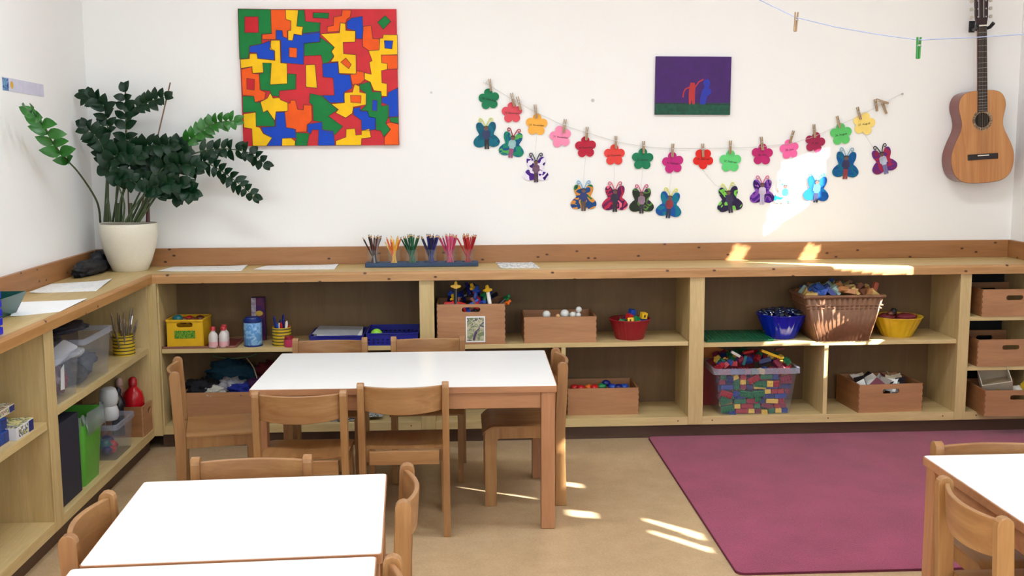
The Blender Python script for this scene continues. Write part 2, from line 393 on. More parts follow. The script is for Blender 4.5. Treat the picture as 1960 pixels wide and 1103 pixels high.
def unit_left(y0, y1, label, shelves, ta, tb, post):
    u = thing('shelf_unit', label, 'shelf unit', (0, y0, 0), group='low open shelf units under the worktop')
    w = y1 - y0; F = .3754
    MB().box(.002, F-.002, 0, ta, ZB, ZU).build('side_panel', SHELFZ, u)
    MB().box(.002, F-.002, w-tb, w, ZB, ZU).build('side_panel', SHELFZ, u)
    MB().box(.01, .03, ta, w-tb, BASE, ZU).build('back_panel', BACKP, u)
    MB().box(.01, F, ta, w-tb, ZB, BASE).build('bottom_board', SHELFY, u, bevel=.0015)
    MB().box(.30, .345, 0, w, 0, ZB).build('plinth', PLINTH, u)
    for z in shelves: MB().box(.03, F-.006, ta+.002, w-tb-.002, z-.03, z).build('shelf', SHELFY, u, bevel=.001)
    if post: MB().box(F-.002, F+.003, post[0]-y0, post[1]-y0, ZB+.003, ZU).build('face_strip', SHELFZ, u, bevel=.001)
    return u
unit_left(-1.735, -.4, 'low pale shelf unit along the left wall holding clear bins and a green waste bin', [.532], .04, .02, (-1.78, -1.69))
unit_left(-3.4, -1.735, 'nearest shelf unit along the left wall with puzzle boxes on its shelf', [.505], .04, .04, None)
# corner post closing the gap between the two runs
cp = MB().box(.361, .413, -.3995, FR+.0, ZB, ZU).build('corner_post', SHELFZ, bevel=.001)
tag(cp, 'pale upright corner post where the left and back shelf runs meet', 'post')

# ------------------------------------------------------------------ carpet
def carpet_mat():
    m, nt, b = base_mat('carpet_red'); v = coords(nt, jitter=False)
    ns = nn(nt, 'ShaderNodeTexNoise'); ns.inputs['Scale'].default_value = 230; ns.inputs['Detail'].default_value = 4; nt.links.new(v, ns.inputs['Vector'])
    n2 = nn(nt, 'ShaderNodeTexNoise'); n2.inputs['Scale'].default_value = 5; n2.inputs['Detail'].default_value = 5; nt.links.new(v, n2.inputs['Vector'])
    mx = nn(nt, 'ShaderNodeMath', operation='MULTIPLY_ADD'); mx.inputs[1].default_value = .7; nt.links.new(ns.outputs[0], mx.inputs[0])
    ml = nn(nt, 'ShaderNodeMath', operation='MULTIPLY'); ml.inputs[1].default_value = .3; nt.links.new(n2.outputs[0], ml.inputs[0]); nt.links.new(ml.outputs[0], mx.inputs[2])
    r = nn(nt, 'ShaderNodeValToRGB'); e = r.color_ramp.elements; e[0].position = .35; e[0].color = H('#761a40'); e[1].position = .65; e[1].color = H('#a43560')
    nt.links.new(mx.outputs[0], r.inputs[0]); nt.links.new(r.outputs[0], b.inputs['Base Color'])
    b.inputs['Roughness'].default_value = .95; b.inputs['Specular IOR Level'].default_value = .1; b.inputs['Sheen Weight'].default_value = .3
    bp = nn(nt, 'ShaderNodeBump'); bp.inputs['Strength'].default_value = .6; bp.inputs['Distance'].default_value = .004
    nt.links.new(ns.outputs[0], bp.inputs['Height']); nt.links.new(bp.outputs[0], b.inputs['Normal']); return m
cpt = thing('carpet', 'dark raspberry red carpet on the floor in front of the right-hand shelves', 'carpet')
MB().prism(rrect(2.896, 4.93, -2.175, -.350, .03), .0, .008, 'xy').build('pile', carpet_mat(), cpt, bevel=.003)
rim = rrect(2.893, 4.933, -2.178, -.347, .032); rin = rrect(2.896, 4.93, -2.175, -.350, .03)
MB().prism(rim, 0, .0085, 'xy', holes=[rin]).build('edge_binding', plain('carpet_edge', '#5e1730', .8), cpt)

# ------------------------------------------------------------------ tables
def table(name, label, loc, rz, L, D, group='white topped beech tables', zt=.5884):
    t = thing(name, label, 'table', (*loc, 0), rz, group)
    MB().prism(rrect(0, L, 0, D, .010), zt-.026, zt-.0015, 'xy').build('tabletop', TABLEW, t, bevel=.003, seg=3)
    MB().prism(rrect(.003, L-.003, .003, D-.003, .009), zt-.0015, zt, 'xy').build('white_top', WHITE, t)['label'] = 'white laminate surface'
    a = .055; lo = zt-.026-.068
    for (x, y) in ((.008, .012), (L-.008-a, .012), (.008, D-.012-a), (L-.008-a, D-.012-a)):
        MB().box(x, x+a, y, y+a, 0, zt-.026).build('leg', TABLEWZ, t, bevel=.004)
    for y in (.024, D-.046): MB().box(.063, L-.063, y, y+.022, lo, zt-.026).build('apron', TABLEW, t, bevel=.002)
    for x in (.02, L-.042): MB().box(x, x+.022, .067, D-.067, lo, zt-.026).build('apron', TABLEW, t, bevel=.002)
    return t
table('table', 'long white topped beech table in front of the back shelves, six chairs round it', (1.0977, -1.6599), -.0257+.012, 1.2, .737)
table('table', 'near left white topped table, the rear one of two pushed together', (1.049, -3.432), .046, .6837, .6214)
table('table', 'white topped table cut off at the bottom left, front one of the joined pair', (1.049+.6214*.046-.012, -3.432-.004-.6214), .046, .6837, .6114)
table('table', 'white topped table at the right edge standing beside the red carpet', (3.309, -3.41), 0, 1.2, .70)

# ------------------------------------------------------------------ chairs
def make_chair():
    c = thing('chair', '', 'chair', group='small beech chairs')
    # each post: wide at the seat, slightly splayed foot, rounded head
    out = [(-.178, 0), (-.128, 0), (-.131, .16), (-.128, .33), (-.132, .45), (-.140, .595)]
    for i in range(7):
        a = PI * i / 6; out.append((-.1615 + .0215*math.cos(a), .600 + .021*math.sin(a)))
    out += [(-.183, .595), (-.177, .45), (-.171, .33), (-.171, .20)]
    for s in (-1, 1):
        x = s*.163
        MB().prism(out, x-.0135, x+.0135, 'yz').build('back_post', BEECH, c, bevel=.005, seg=3)
    # front legs run over into the side rails in one bent piece
    L = [(.168, 0), (.168, .315)] + [(.138 + .03*math.cos(R_(a)), .315 + .03*math.sin(R_(a))) for a in (18, 36, 54, 72, 90)] + [(-.129, .345), (-.129, .295), (.105, .295)] + [(.105+.013*math.sin(R_(a)), .282+.013*math.cos(R_(a))) for a in (30, 60, 90)] + [(.120, 0)]
    for s in (-1, 1):
        x = s*.150
        MB().prism(L, x-.0125, x+.0125, 'yz').build('leg', BEECH, c, bevel=.004)
    MB().box(-.1375, .1375, -.150, -.130, .287, .343).build('apron', BEECHX, c, bevel=.003)
    # saddle seat with rolled front
    mb = MB(); n, mM = 14, 18; top = []; bot = []
    def seat(u, v):
        x = (u-.5)*.335; y = -.128 + v*.312
        z = .352 - .010*math.exp(-((u-.5)/.26)**2)*math.exp(-((v-.42)/.25)**2)
        if v > .82: q = (v-.82)/.18; z -= .030*q*q; y -= .006*q
        k = abs(u-.5)*2
        if k > .9: z -= .003*((k-.9)/.1)**2
        return x, y, z
    for i in range(n+1):
        a, b = [], []
        for j in range(mM+1):
            p = Vector(seat(i/n, j/mM)); a.append(mb.bm.verts.new(p)); b.append(mb.bm.verts.new(p - Vector((0, 0, .0068))))
        top.append(a); bot.append(b)
    for i in range(n):
        for j in range(mM):
            mb.bm.faces.new((top[i][j], top[i+1][j], top[i+1][j+1], top[i][j+1])); mb.bm.faces.new((bot[i][j], bot[i][j+1], bot[i+1][j+1], bot[i+1][j]))
    for i in range(n):
        mb.bm.faces.new((top[i][0], bot[i][0], bot[i+1][0], top[i+1][0])); mb.bm.faces.new((top[i][mM], top[i+1][mM], bot[i+1][mM], bot[i][mM]))
    for j in range(mM):
        mb.bm.faces.new((top[0][j], top[0][j+1], bot[0][j+1], bot[0][j])); mb.bm.faces.new((top[n][j], bot[n][j], bot[n][j+1], top[n][j+1]))
    mb.build('seat', BEECHY, c, smooth=True)
    # bowed backrest between the posts
    mb = MB(); N = 16; fr, bk = [], []
    for i in range(N+1):
        u = i/N*2-1; x = u*.1505; s = .034*(1-u*u); e = (1-u*u)
        lo = .508 - .012*e; hi = .606 - .002*e
        for L_, off in ((fr, .007), (bk, -.007)):
            L_.append([mb.bm.verts.new((x, -.156 - s + off + (z-.56)*-.07, z)) for z in (lo, (lo+hi)/2, hi)])
    for A, B, C_, D_ in zip(fr, fr[1:], bk, bk[1:]):
        for k in range(2): mb.bm.faces.new((A[k], B[k], B[k+1], A[k+1])); mb.bm.faces.new((C_[k], C_[k+1], D_[k+1], D_[k]))
        mb.bm.faces.new((A[2], B[2], D_[2], C_[2])); mb.bm.faces.new((A[0], C_[0], D_[0], B[0]))
    for A, C_ in ((fr[0], bk[0]), (fr[-1], bk[-1])):
        for k in range(2): mb.bm.faces.new((A[k], A[k+1], C_[k+1], C_[k]))
    mb.build('backrest', BEECHX, c, smooth=True, bevel=.003)
    return c
chair0 = make_chair()
CH = [(1.697, -1.55, 0, 'beech chair at the front of the long table, right one, back to the camera'),
      (1.317, -1.665, 0, 'beech chair at the front of the long table, left one, back to the camera'),
      (.885, -1.255, -78, 'beech chair at the left end of the long table, seen from the side'),
      (2.187, -1.214, 90, 'beech chair at the right end of the long table beside the carpet'),
      (1.304, -.875, 180, 'beech chair behind the long table, left one, below the pink jar'),
      (1.767, -.868, 180, 'beech chair behind the long table, right one, before the box with a photo'),
      (1.303, -2.842, 181, 'beech chair tucked under the back edge of the near left table'),
      (1.143, -3.145, -88, 'beech chair at the left side of the near table beside the green bin'),
      (1.603, -2.955, 91, 'beech chair at the right side of the near table, farther of two'),
      (1.600, -3.655, 90, 'beech chair at the bottom edge right of the joined tables, only its top in view'),
      (3.400, -3.178, -90, 'beech chair at the left side of the right-hand table'),
      (3.536, -2.832, 180, 'beech chair behind the right-hand table, its back over the carpet')]
for i, (x, y, a, lb) in enumerate(CH):
    c = chair0 if i == 0 else copy_tree(chair0)
    c.location = (x, y, .0085 if x > 3 and y > -2.1 else 0); c.rotation_euler.z = R_(a); c['label'] = lb
# ================================================================== things on the walls
BLACK = plain('black', '#17171a', .5)
WALLY = -.001
def wall_thing(name, label, cat, px, py, tilt=0, group=None, off=.004):
    p = U(px, py, y=-off); return thing(name, label, cat, p, 0, group, rot=(0, tilt, 0))
PS = 5.83 / CF                     # metres per photo pixel on the back wall (for sizes only)

# ---- large abstract canvas
RED, GRN, BLU, YEL, ORG = [plain('paint_'+n, c, .6, .25, .08, 14, .15) for n, c in (('red', '#c8202c'), ('green', '#0d7a38'), ('blue', '#0c44bc'), ('yellow', '#f5c20e'), ('orange', '#ee5a14'))]
OUTL = plain('paint_outline', '#5a2a1e', .6)
PW, PH = .813, .701
def cv(p):
    x, y = p; v = (y-60)/958; xl = 72+28*v; xr = 1178+10*v
    return ((x-xl)/(xr-xl)*PW, (1-v)*PH)
SH = [
 ('g', [(72,58),(300,62),(303,228),(235,232),(235,300),(150,315),(148,365),(140,400),(80,405)]), ('r', [(118,112),(212,112),(215,222),(118,222)]),
 ('o', [(300,62),(402,64),(404,130),(440,142),(438,206),(415,210),(412,262),(385,250),(378,208),(335,205),(332,270),(238,268),(238,235),(303,230)]),
 ('y', [(402,64),(492,66),(480,178),(524,182),(516,242),(460,232),(450,278),(418,276),(418,210),(438,206),(440,142),(404,130)]),
 ('g', [(492,66),(535,66),(540,145),(645,155),(640,222),(560,235),(516,225),(524,182),(480,178)]), ('g', [(595,85),(705,88),(702,125),(595,120)]),
 ('o', [(800,66),(862,68),(855,115),(830,130),(822,160),(785,155),(775,215),(692,220),(693,182),(735,175),(740,115),(795,105)]),
 ('g', [(1100,105),(1140,145),(1085,202),(1045,152)]),
 ('b', [(830,150),(865,122),(940,110),(945,205),(935,268),(895,265),(890,210),(830,195)]),
 ('o', [(945,180),(1000,175),(1010,265),(1060,268),(1055,345),(985,350),(940,320),(940,268)]),
 ('y', [(645,232),(778,225),(785,155),(820,158),(822,208),(890,212),(888,288),(803,290),(805,370),(892,378),(892,512),(772,508),(766,425),(712,428),(738,390),(720,355),(740,325),(700,285)]), ('o', [(820,400),(858,445),(840,475),(785,430)]),
 ('y', [(1085,238),(1183,240),(1184,378),(1070,380),(1072,435),(1112,440),(1110,482),(1070,490),(1072,575),(1108,582),(1105,672),(1068,668),(1066,635),(1015,630),(990,570),(950,550),(950,505),(998,515),(985,430),(1005,420),(980,350),(1055,345),(1058,265),(1082,262)]), ('b', [(1092,280),(1152,282),(1145,338),(1095,332)]),
 ('o', [(1070,380),(1184,380),(1184,478),(1112,480),(1112,440),(1072,435)]),
 ('b', [(335,205),(378,208),(382,250),(415,262),(418,276),(450,278),(460,235),(516,242),(525,228),(642,215),(640,285),(530,298),(525,445),(370,430),(368,275),(335,268)]), ('o', [(425,325),(480,330),(478,398),(425,392)]),
 ('b', [(235,300),(290,278),(300,335),(322,345),(322,412),(205,400),(200,362),(148,360),(148,318)]),
 ('g', [(240,432),(300,435),(290,585),(410,578),(415,508),(472,512),(468,618),(355,628),(350,670),(300,660),(290,630),(222,620),(215,510),(245,500)]),
 ('y', [(300,275),(362,275),(365,432),(410,438),(410,578),(290,585),(300,435),(240,432),(245,500),(168,505),(165,458),(88,470),(85,408),(148,402),(150,368),(200,368),(205,402),(325,415),(325,350),(290,340)]),
 ('g', [(530,298),(640,288),(645,255),(742,325),(720,355),(738,385),(700,430),(660,438),(648,380),(530,385)]),
 ('y', [(540,448),(605,445),(618,610),(540,602)]),
 ('b', [(655,440),(765,430),(770,512),(850,520),(862,610),(808,640),(805,712),(700,715),(640,662),(738,662),(730,540),(660,532)]),
 ('o', [(850,515),(892,512),(895,490),(945,500),(950,555),(920,580),(865,590)]),
 ('o', [(90,475),(165,460),(168,505),(215,510),(220,620),(260,640),(250,690),(185,708),(175,665),(98,658)]), ('r', [(128,540),(182,548),(180,622),(128,615)]),
 ('g', [(98,665),(175,665),(185,708),(222,710),(240,780),(270,768),(320,845),(320,880),(190,875),(188,775),(100,780)]),
 ('y', [(222,705),(270,680),(290,642),(310,680),(355,675),(360,690),(412,712),(412,772),(330,775),(320,840),(270,765),(240,780)]),
 ('o', [(430,695),(465,695),(480,758),(520,762),(522,728),(578,732),(580,840),(545,870),(540,918),(465,922),(450,895),(400,888),(390,775),(412,772),(412,715),(430,715)]),
 ('g', [(568,648),(655,665),(760,765),(695,808),(795,882),(740,942),(650,900),(650,850),(590,840),(585,730),(562,712)]),
 ('g', [(915,585),(990,568),(1005,640),(1066,640),(1068,740),(1118,732),(1115,820),(1095,860),(1128,905),(1080,958),(1062,915),(1028,910),(1025,825),(980,815),(970,775),(918,770),(960,730),(960,650),(918,620)]), ('b', [(1005,695),(1038,700),(1035,775),(1002,770)]),
 ('y', [(712,722),(808,715),(805,645),(865,640),(880,582),(915,600),(915,640),(960,650),(958,730),(870,745),(862,790),(815,822),(745,785),(765,762)]), ('o', [(850,662),(925,665),(922,718),(852,712)]),
 ('b', [(1070,680),(1110,672),(1115,645),(1184,610),(1186,815),(1120,818),(1118,735),(1070,715)]),
 ('b', [(870,755),(918,745),(918,772),(970,778),(980,815),(1025,825),(1025,905),(960,915),(925,905),(925,840),(870,800)]),
 ('y', [(818,902),(880,898),(885,945),(925,942),(925,915),(980,900),(992,962),(925,970),(922,1017),(745,1017),(745,985),(815,958)]),
 ('o', [(1095,865),(1130,855),(1186,870),(1187,1017),(1085,1017),(1085,962),(1130,905)]), ('g', [(1120,822),(1186,818),(1186,865),(1130,852)]),
 ('b', [(330,780),(390,778),(400,888),(465,900),(468,960),(370,965),(365,1017),(265,1017),(300,960),(240,925),(225,885),(325,880)]),
 ('y', [(103,790),(188,778),(190,880),(215,885),(240,930),(300,960),(260,1017),(165,1017),(160,895),(103,885)]),
 ('y', [(370,965),(430,960),(462,985),(458,1017),(368,1017)]), ('g', [(470,925),(560,930),(545,1017),(458,1017),(465,985)]),
 ('b', [(548,865),(650,850),(652,905),(728,915),(738,1017),(620,1017),(625,905),(580,905),(570,935),(548,918)])]
pc = U(466, 280, y=-.022); pa = U(763, 277, y=-.022)
t = thing('painting', 'large canvas painted with interlocking red, blue, yellow, green and orange jigsaw shapes', 'painting', pc, rot=(0, R_(-.1), 0))
MB().box(0, PW, 0, .02, 0, PH).build('canvas', plain('canvas_red', '#c8202c', .6, .4, .08, 14, .15), t, bevel=.0015)
mb = MB(); z = 0
for k, (c, pts) in enumerate(SH):
    mb.mi = 'rgbyo'.index(c); P = [cv(p) for p in pts]; d = -.0004 - .00004*k
    mb.prism(P, d, -.0001)
    mb.mi = 5
    for (a, b) in zip(P, P[1:] + P[:1]):
        a, b = Vector(a), Vector(b); q = (b-a); 
        if q.length < 1e-4: continue
        n = Vector((-q.y, q.x)).normalized()*.0011; e = q.normalized()*.0008
        mb.prism([tuple(a-n-e), tuple(b-n+e), tuple(b+n+e), tuple(a+n-e)], -.0032+.00001*(k%5), -.0001)
mb.build('painted_shapes', [RED, GRN, BLU, YEL, ORG, OUTL], t)

# ---- small purple canvas with two figures
pc = U(1253.5, 219.5, y=-.016); t = thing('painting', 'small purple canvas with a red and a blue figure on a green ground', 'painting', pc, rot=(0, R_(.4), 0))
w_, h_ = .405, .305
MB().box(0, w_, 0, .015, 0, h_).build('canvas', plain('canvas_purple', '#3d1163', .6, .4, .15, 25, .15), t, bevel=.001)
mb = MB(); mb.box(0, w_, -.0006, 0, 0, .062).build('green_ground', plain('paint_dark_green', '#0a4a37', .6, .4, .3, 60, .1), t)
fx = lambda x, y: ((x-110)/1120*w_, (975-y)/860*h_)
def ribbon(mb, pts, wd, d):
    P = [Vector((*fx(*p), 0)) for p in pts]; P = [Vector((p.x, p.y)) for p in P]; l, r = [], []
    for i, p in enumerate(P):
        tn = (P[min(i+1, len(P)-1)] - P[max(i-1, 0)]).normalized(); n = Vector((-tn.y, tn.x))*wd; l.append(tuple(p+n)); r.append(tuple(p-n))
    mb.prism(l + r[::-1], d, -.0001)
for nm, mt, parts in (('red_figure', plain('fig_red', '#b02226', .6), [([(630,500),(690,500),(705,560),(700,640),(700,818),(665,818),(655,730),(640,818),(612,818),(605,680),(612,560)], 0), ([(612,570),(560,590),(530,640),(520,720)], .0035), ([(705,560),(750,490),(820,450)], .0035)]),
                      ('blue_figure', plain('fig_blue', '#1226a0', .6), [([(835,455),(890,445),(920,480),(918,540),(900,570),(940,610),(935,660),(885,700),(855,820),(775,820),(780,720),(800,620),(840,560),(820,500)], 0)])):
    mb = MB()
    for pts, wd in parts:
        if wd: ribbon(mb, pts, wd, -.0011)
        else: mb.prism([fx(*p) for p in pts], -.0011, -.0001)
    mb.build(nm, mt, t)
mb = MB(); ribbon(mb, [(110,808),(500,812),(1230,820)], .0018, -.0009); mb.build('horizon_line', plain('fig_line', '#140a24', .6), t)

# ---- paper strip on the left wall
t = thing('wall_strip', 'narrow white paper strip with a blue square and yellow dot on the left wall', 'sign', (0, -.60, 1.785), rot=(R_(-1.2), 0, 0))
MB().box(.0005, .0015, -.465, .0, -.028, .028).build('paper', plain('paper_lilac', '#cfcfe2', .7), t)
MB().box(.0015, .002, -.462, -.40, -.028, .024).build('blue_square', patchy('blue_pic', ['#27508c', '#6f9cc4', '#1d3558'], 40), t)
MB().prism(circle(-.365, .0, .016, 16), .0015, .002, 'yz').build('yellow_dot', plain('dot_yellow', '#d9a83a', .6), t)

# ---- garland: string, clothes pegs, flowers, butterflies
STR = plain('string_white', '#c9c9c4', .8)
gy = -.012
sp = [(928,157),(936,163),(980,190),(1024,214),(1078,240),(1123,254),(1179,271),(1232,281),(1290,284.5),(1345,284),(1398,283.5),(1457,281),(1514,275),(1558,262),(1604,240),(1642,224),(1680,203),(1725,180)]
t = tag(MB().tube([U(x, y, y=gy) for x, y in sp], .0011, 6).build('garland_string', STR, smooth=True), 'thin white string sagging across the wall, carrying paper flowers', 'string')
for (x, y), nm in (((928,157), 'left'), ((1725,180), 'right')):
    p = U(x, y, y=0); n = MB().tube([p, p+Vector((0, -.018, 0))], .0022, 8).tube([p+Vector((0, -.018, 0)), p+Vector((0, -.0195, 0))], .005, 10).build('nail', METAL)
    tag(n, 'small nail holding the %s end of the garland string' % nm, 'nail', 'nails of the garland')
def make_peg(name='clothes_peg', mat=PEGW):
    t = thing(name, '', 'clothes peg', group='clothes pegs on the garland'); L = .076
    for s in (-1, 1):
        o = [(s*.0006, -L*.62), (s*.0062, -L*.60), (s*.0066, -L*.1), (s*.0075, L*.36), (s*.0072, L*.38), (s*.0035, L*.38), (s*.001, 0)]
        MB().prism(o, -.005, .005).build('jaw', mat, t, bevel=.0008)
    MB().tube([(-.008, -.0062, -.004), (-.003, -.0066, .002), (.003, -.0066, .002), (.008, -.0062, -.004)], .0009, 6).tube([(0, -.0065, 0), (0, .0065, 0)], .0034, 10).build('spring', METAL, t)
    return t
peg0 = make_peg(); usedp = [0]
def peg(x0, y0, x1, y1, label, off=.018, src=None, yy=None, group=None):
    """peg whose top and tip are at the two photo points"""
    p = peg0 if (src is None and not usedp[0]) else copy_tree(src or peg0)
    if src is None: usedp[0] = 1
    a, b = U(x0, y0, y=yy if yy else -off), U(x1, y1, y=yy if yy else -off); d = a-b
    p.location = b + d*.62; p.rotation_euler = (0, math.atan2(d.x, d.z), 0); s = d.length/.076; p.scale = (max(s, .9), 1, s); p['label'] = label
    if group: p['group'] = group
    return p
FL = [('green','#1f7a52',936,190,19.5,-6,(937,151,940,175),'30. Oktober',12), ('coral','#d9525f',980,216,19.5,-2,(979,178,984,204),'23. September',3),
      ('orange','#f5b04a',1027,239,20.5,4,(1024,200,1027,227),'24. November',4), ('light pink','#f490b4',1073,262,20.5,-8,(1082,228,1079,255),'27. November',6),
      ('crimson','#b8253f',1121,282,20,-3,(1124,243,1122,269),'10. Dezember',-3), ('tomato red','#e04640',1176,297,20,0,(1179,260,1179,285),'20. Dezember',-2),
      ('dark green','#1c7a55',1230,305,20.5,2,(1232,270,1232,294),'21. Januar',3), ('magenta','#bf2c7c',1288,312,20.5,-6,(1288,275,1287,301),'4. Februar',5),
      ('bright red','#dc2a26',1346,304,19.5,36,(1345,275,1346,301),'19. Februar',0), ('pale green','#62d07a',1398,309,21,0,(1398,269,1398,295),'27. Februar',6),
      ('deep pink','#b9286c',1459,296,20.5,2,(1457,262,1460,288),'20. Mai',-4), ('hot pink','#f06aa8',1511,286,18.5,-10,(1519,250,1512,274),'28. Juni',-8),
      ('plum','#a02850',1560,273,19.5,10,(1558,238,1560,264),'4. Juli',0), ('spring green','#5fc46a',1610,257,21,-6,(1602,222,1608,245),'26. August',-10),
      ('pale yellow','#f7da7c',1654,237,21.5,8,(1641,205,1648,229),'27. August',-10)]
INK = plain('ink', '#2a2226', .7)
for k, (cn, hx, x, y, r, rot, pg, tx, tr) in enumerate(FL):
    t = wall_thing('paper_flower', '%s paper flower reading %s pegged to the garland string' % (cn, tx), 'paper flower', x, y, group='paper flowers on the garland', off=.0085)
    R = r*PS; out = []
    for i in range(60):
        a = 2*PI*i/60; b = (a + PI/5) % (2*PI/5) - PI/5; q = R*(.62*math.cos(b) + math.sqrt(.41**2 - (.62*math.sin(b))**2)); out.append((q*math.sin(a+R_(rot)), q*math.cos(a+R_(rot))))
    MB().prism(out, 0, .0012).build('petals', plain('card_'+cn.replace(' ', '_'), hx, .75, .3, .04, 20), t)
    text_mesh('date_text', tx, .0155 if len(tx) < 12 else .0135, INK, t, (0, -.0007, -.002), (PI/2, R_(tr), 0), .0002)
    peg(*pg, 'wooden peg clipping the %s paper flower' % cn)
peg(990, 185, 997, 211, 'spare wooden peg right beside the one of the coral paper flower', .026)
peg(1675, 190, 1679, 213, 'upright wooden peg right of the pale yellow paper flower', .018)
peg(1677, 191, 1701, 198, 'wooden peg lying nearly level at the right end of the garland', .030)
peg(1689, 197, 1697, 218, 'slanting wooden peg below the level one at the garland end', .018)

SKIN = plain('photo_skin', '#6b4a44', .6); HAIRM = plain('photo_hair', '#2a1c1c', .6)
BF = [ # x, y, size, tilt, label, wing colours, antenna, top, trousers, thread
 (931,257,25,-2,'teal wings and lime antennae, leftmost under the green flower',['#0c5f78','#0e6f86','#134a66'],'#d3dc6a','#23305e','#1c1a26',None),
 (980,275,24,8,'teal and green wings and red curled antennae',['#0d6f8a','#1b8f6a','#0c5a86','#58b05a'],'#a8142e','#8fb6b8','#8c4a70',None),
 (1026,322,24,0,'purple and white wings under the orange flower',['#4b1a86','#e8e2f2','#3a1470'],'#1b1230','#6d4a64','#4a3040',(1027,260)),
 (1117,376,25,0,'orange, blue and green wings and pale blue antennae',['#1c4a86','#d08a3c','#2b7a3e','#172e5c'],'#7fb4dc','#22346e','#5a4438',(1121,300)),
 (1177,378,25,0,'plum upper wings and red lower wings',['#7a1f56','#c02a4a','#5a1750','#e06a80'],'#d9667c','#26203a','#241d2c',(1176,317)),
 (1228,382,24,0,'black and green mottled wings and pink antennae',['#2a3326','#5c8a3e','#3c2c48','#1f2a1e'],'#d0507c','#8e7488','#2c2830',(1230,325)),
 (1281,390,25,6,'blue upper and teal lower wings, red shirted figure',['#1456a8','#0d7a96','#155a9c'],'#dcd850','#8a2a34','#232c4e',(1285,332)),
 (1396,380,25,-8,'dark and bright green striped wings',['#2c2248','#7fcf52','#1e1c30'],'#dfe07a','#30264c','#2a2340',(1345,325)),
 (1459,365,24,0,'violet wings and pink antennae beside the sunlit one',['#4c1f8c','#8a4ab8','#341468','#b070c8'],'#d86a9a','#c2b6d0','#b8b0cc',None),
 (1503,367,22,0,'pale turquoise wings in the sun patch',['#14b8c8','#f2f6f6','#f2c08a'],'#90dce0','#22b4c0','#e8eef0',None),
 (1563,360,25,4,'bright blue wings and a blue shirted figure',['#1266c0','#0f58ae','#1a86d0'],'#54c4d8','#3a8ad0','#1c2248',(1560,292)),
 (1619,314,26,2,'blue wings with green streaks and dark red trousers',['#0c5a9c','#0f6a8a','#164a8c'],'#8ab4c8','#2a2450','#8a2f36',None),
 (1691,306,25,-16,'crimson and purple wings and black antennae, rightmost of all',['#a82a4e','#6a2c80','#8e2448'],'#181020','#a8b0c4','#6a6a9a',(1656,258))]
wing_px = [(.02,.42),(.10,.62),(.36,.98),(.62,1.0),(.74,.82),(.72,.50),(.56,.12),(.72,-.02),(.94,-.28),(1.0,-.52),(.86,-.76),(.58,-.86),(.26,-.80),(.03,-.62)]
for k, (x, y, r, tl, lb, wc, ac, sc, tc_, th) in enumerate(BF):
    t = wall_thing('paper_butterfly', 'paper butterfly with ' + lb, 'paper butterfly', x, y+3, R_(tl), 'paper butterflies hanging below the garland', off=.007)
    R = r*PS; wc = ['#%02x%02x%02x' % tuple(int(int(c[i:i+2], 16)*(.95 if int(c[1:3], 16) < 0xd0 else 1)) for i in (1, 3, 5)) for c in wc]; wm = patchy('wing_%d' % k, wc, 11, .35, k*3.3)
    for s in (-1, 1):
        P = smooth_path([(a*s*R, b*R, 0) for a, b in wing_px] + [(.02*s*R, .42*R, 0)], 4); P = [(p.x, p.y) for p in P[:-1]]
        MB().prism(P, 0, .001).build('wing', wm, t)
        a = MB(); pts = [(.05*s, .72), (.16*s, 1.0), (.30*s, 1.26), (.46*s, 1.30), (.50*s, 1.14), (.38*s, 1.06), (.32*s, 1.15)]
        a.tube([Vector((p[0]*R, -.0008, p[1]*R)) for p in smooth_path([(q[0], q[1], 0) for q in pts], 4)], .0024, 6).build('antenna', plain('antenna_%d' % k, ac, .6), t)
    mb = MB(); mb.mi = 0; mb.prism([(a*R, b*R) for a, b in circle(0, .56, .17, 14)], -.0016, 0)
    mb.mi = 1; mb.prism([(-.16*R, .60*R), (-.18*R, .66*R), (-.10*R, .76*R), (.10*R, .76*R), (.18*R, .66*R), (.16*R, .60*R), (.0, .70*R)], -.0019, -.0001)
    mb.mi = 2; mb.prism([(-.12*R, .42*R), (-.27*R, .30*R), (-.30*R, -.10*R), (-.20*R, -.14*R), (-.17*R, -.28*R), (.17*R, -.28*R), (.20*R, -.14*R), (.30*R, -.10*R), (.27*R, .30*R), (.12*R, .42*R)], -.0015, 0)
    mb.mi = 3; mb.prism([(-.17*R, -.27*R), (-.17*R, -1.0*R), (-.03*R, -1.0*R), (0, -.5*R), (.03*R, -1.0*R), (.17*R, -1.0*R), (.17*R, -.27*R)], -.0016, 0)
    mb.build('figure_cutout', [SKIN, HAIRM, plain('shirt_%d' % k, sc, .6, var=.2), plain('trousers_%d' % k, tc_, .6)], t)
    if th:
        q = U(th[0], th[1], y=-.007); e = t.matrix_basis.inverted() @ q if False else (Matrix.Translation(t.location) @ Matrix.Rotation(R_(tl), 4, 'Y')).inverted() @ q
        MB().tube([(0, 0, .8*R), e*.5 + Vector((-.004, 0, 0)), e], .0006, 5).build('thread', STR, t)

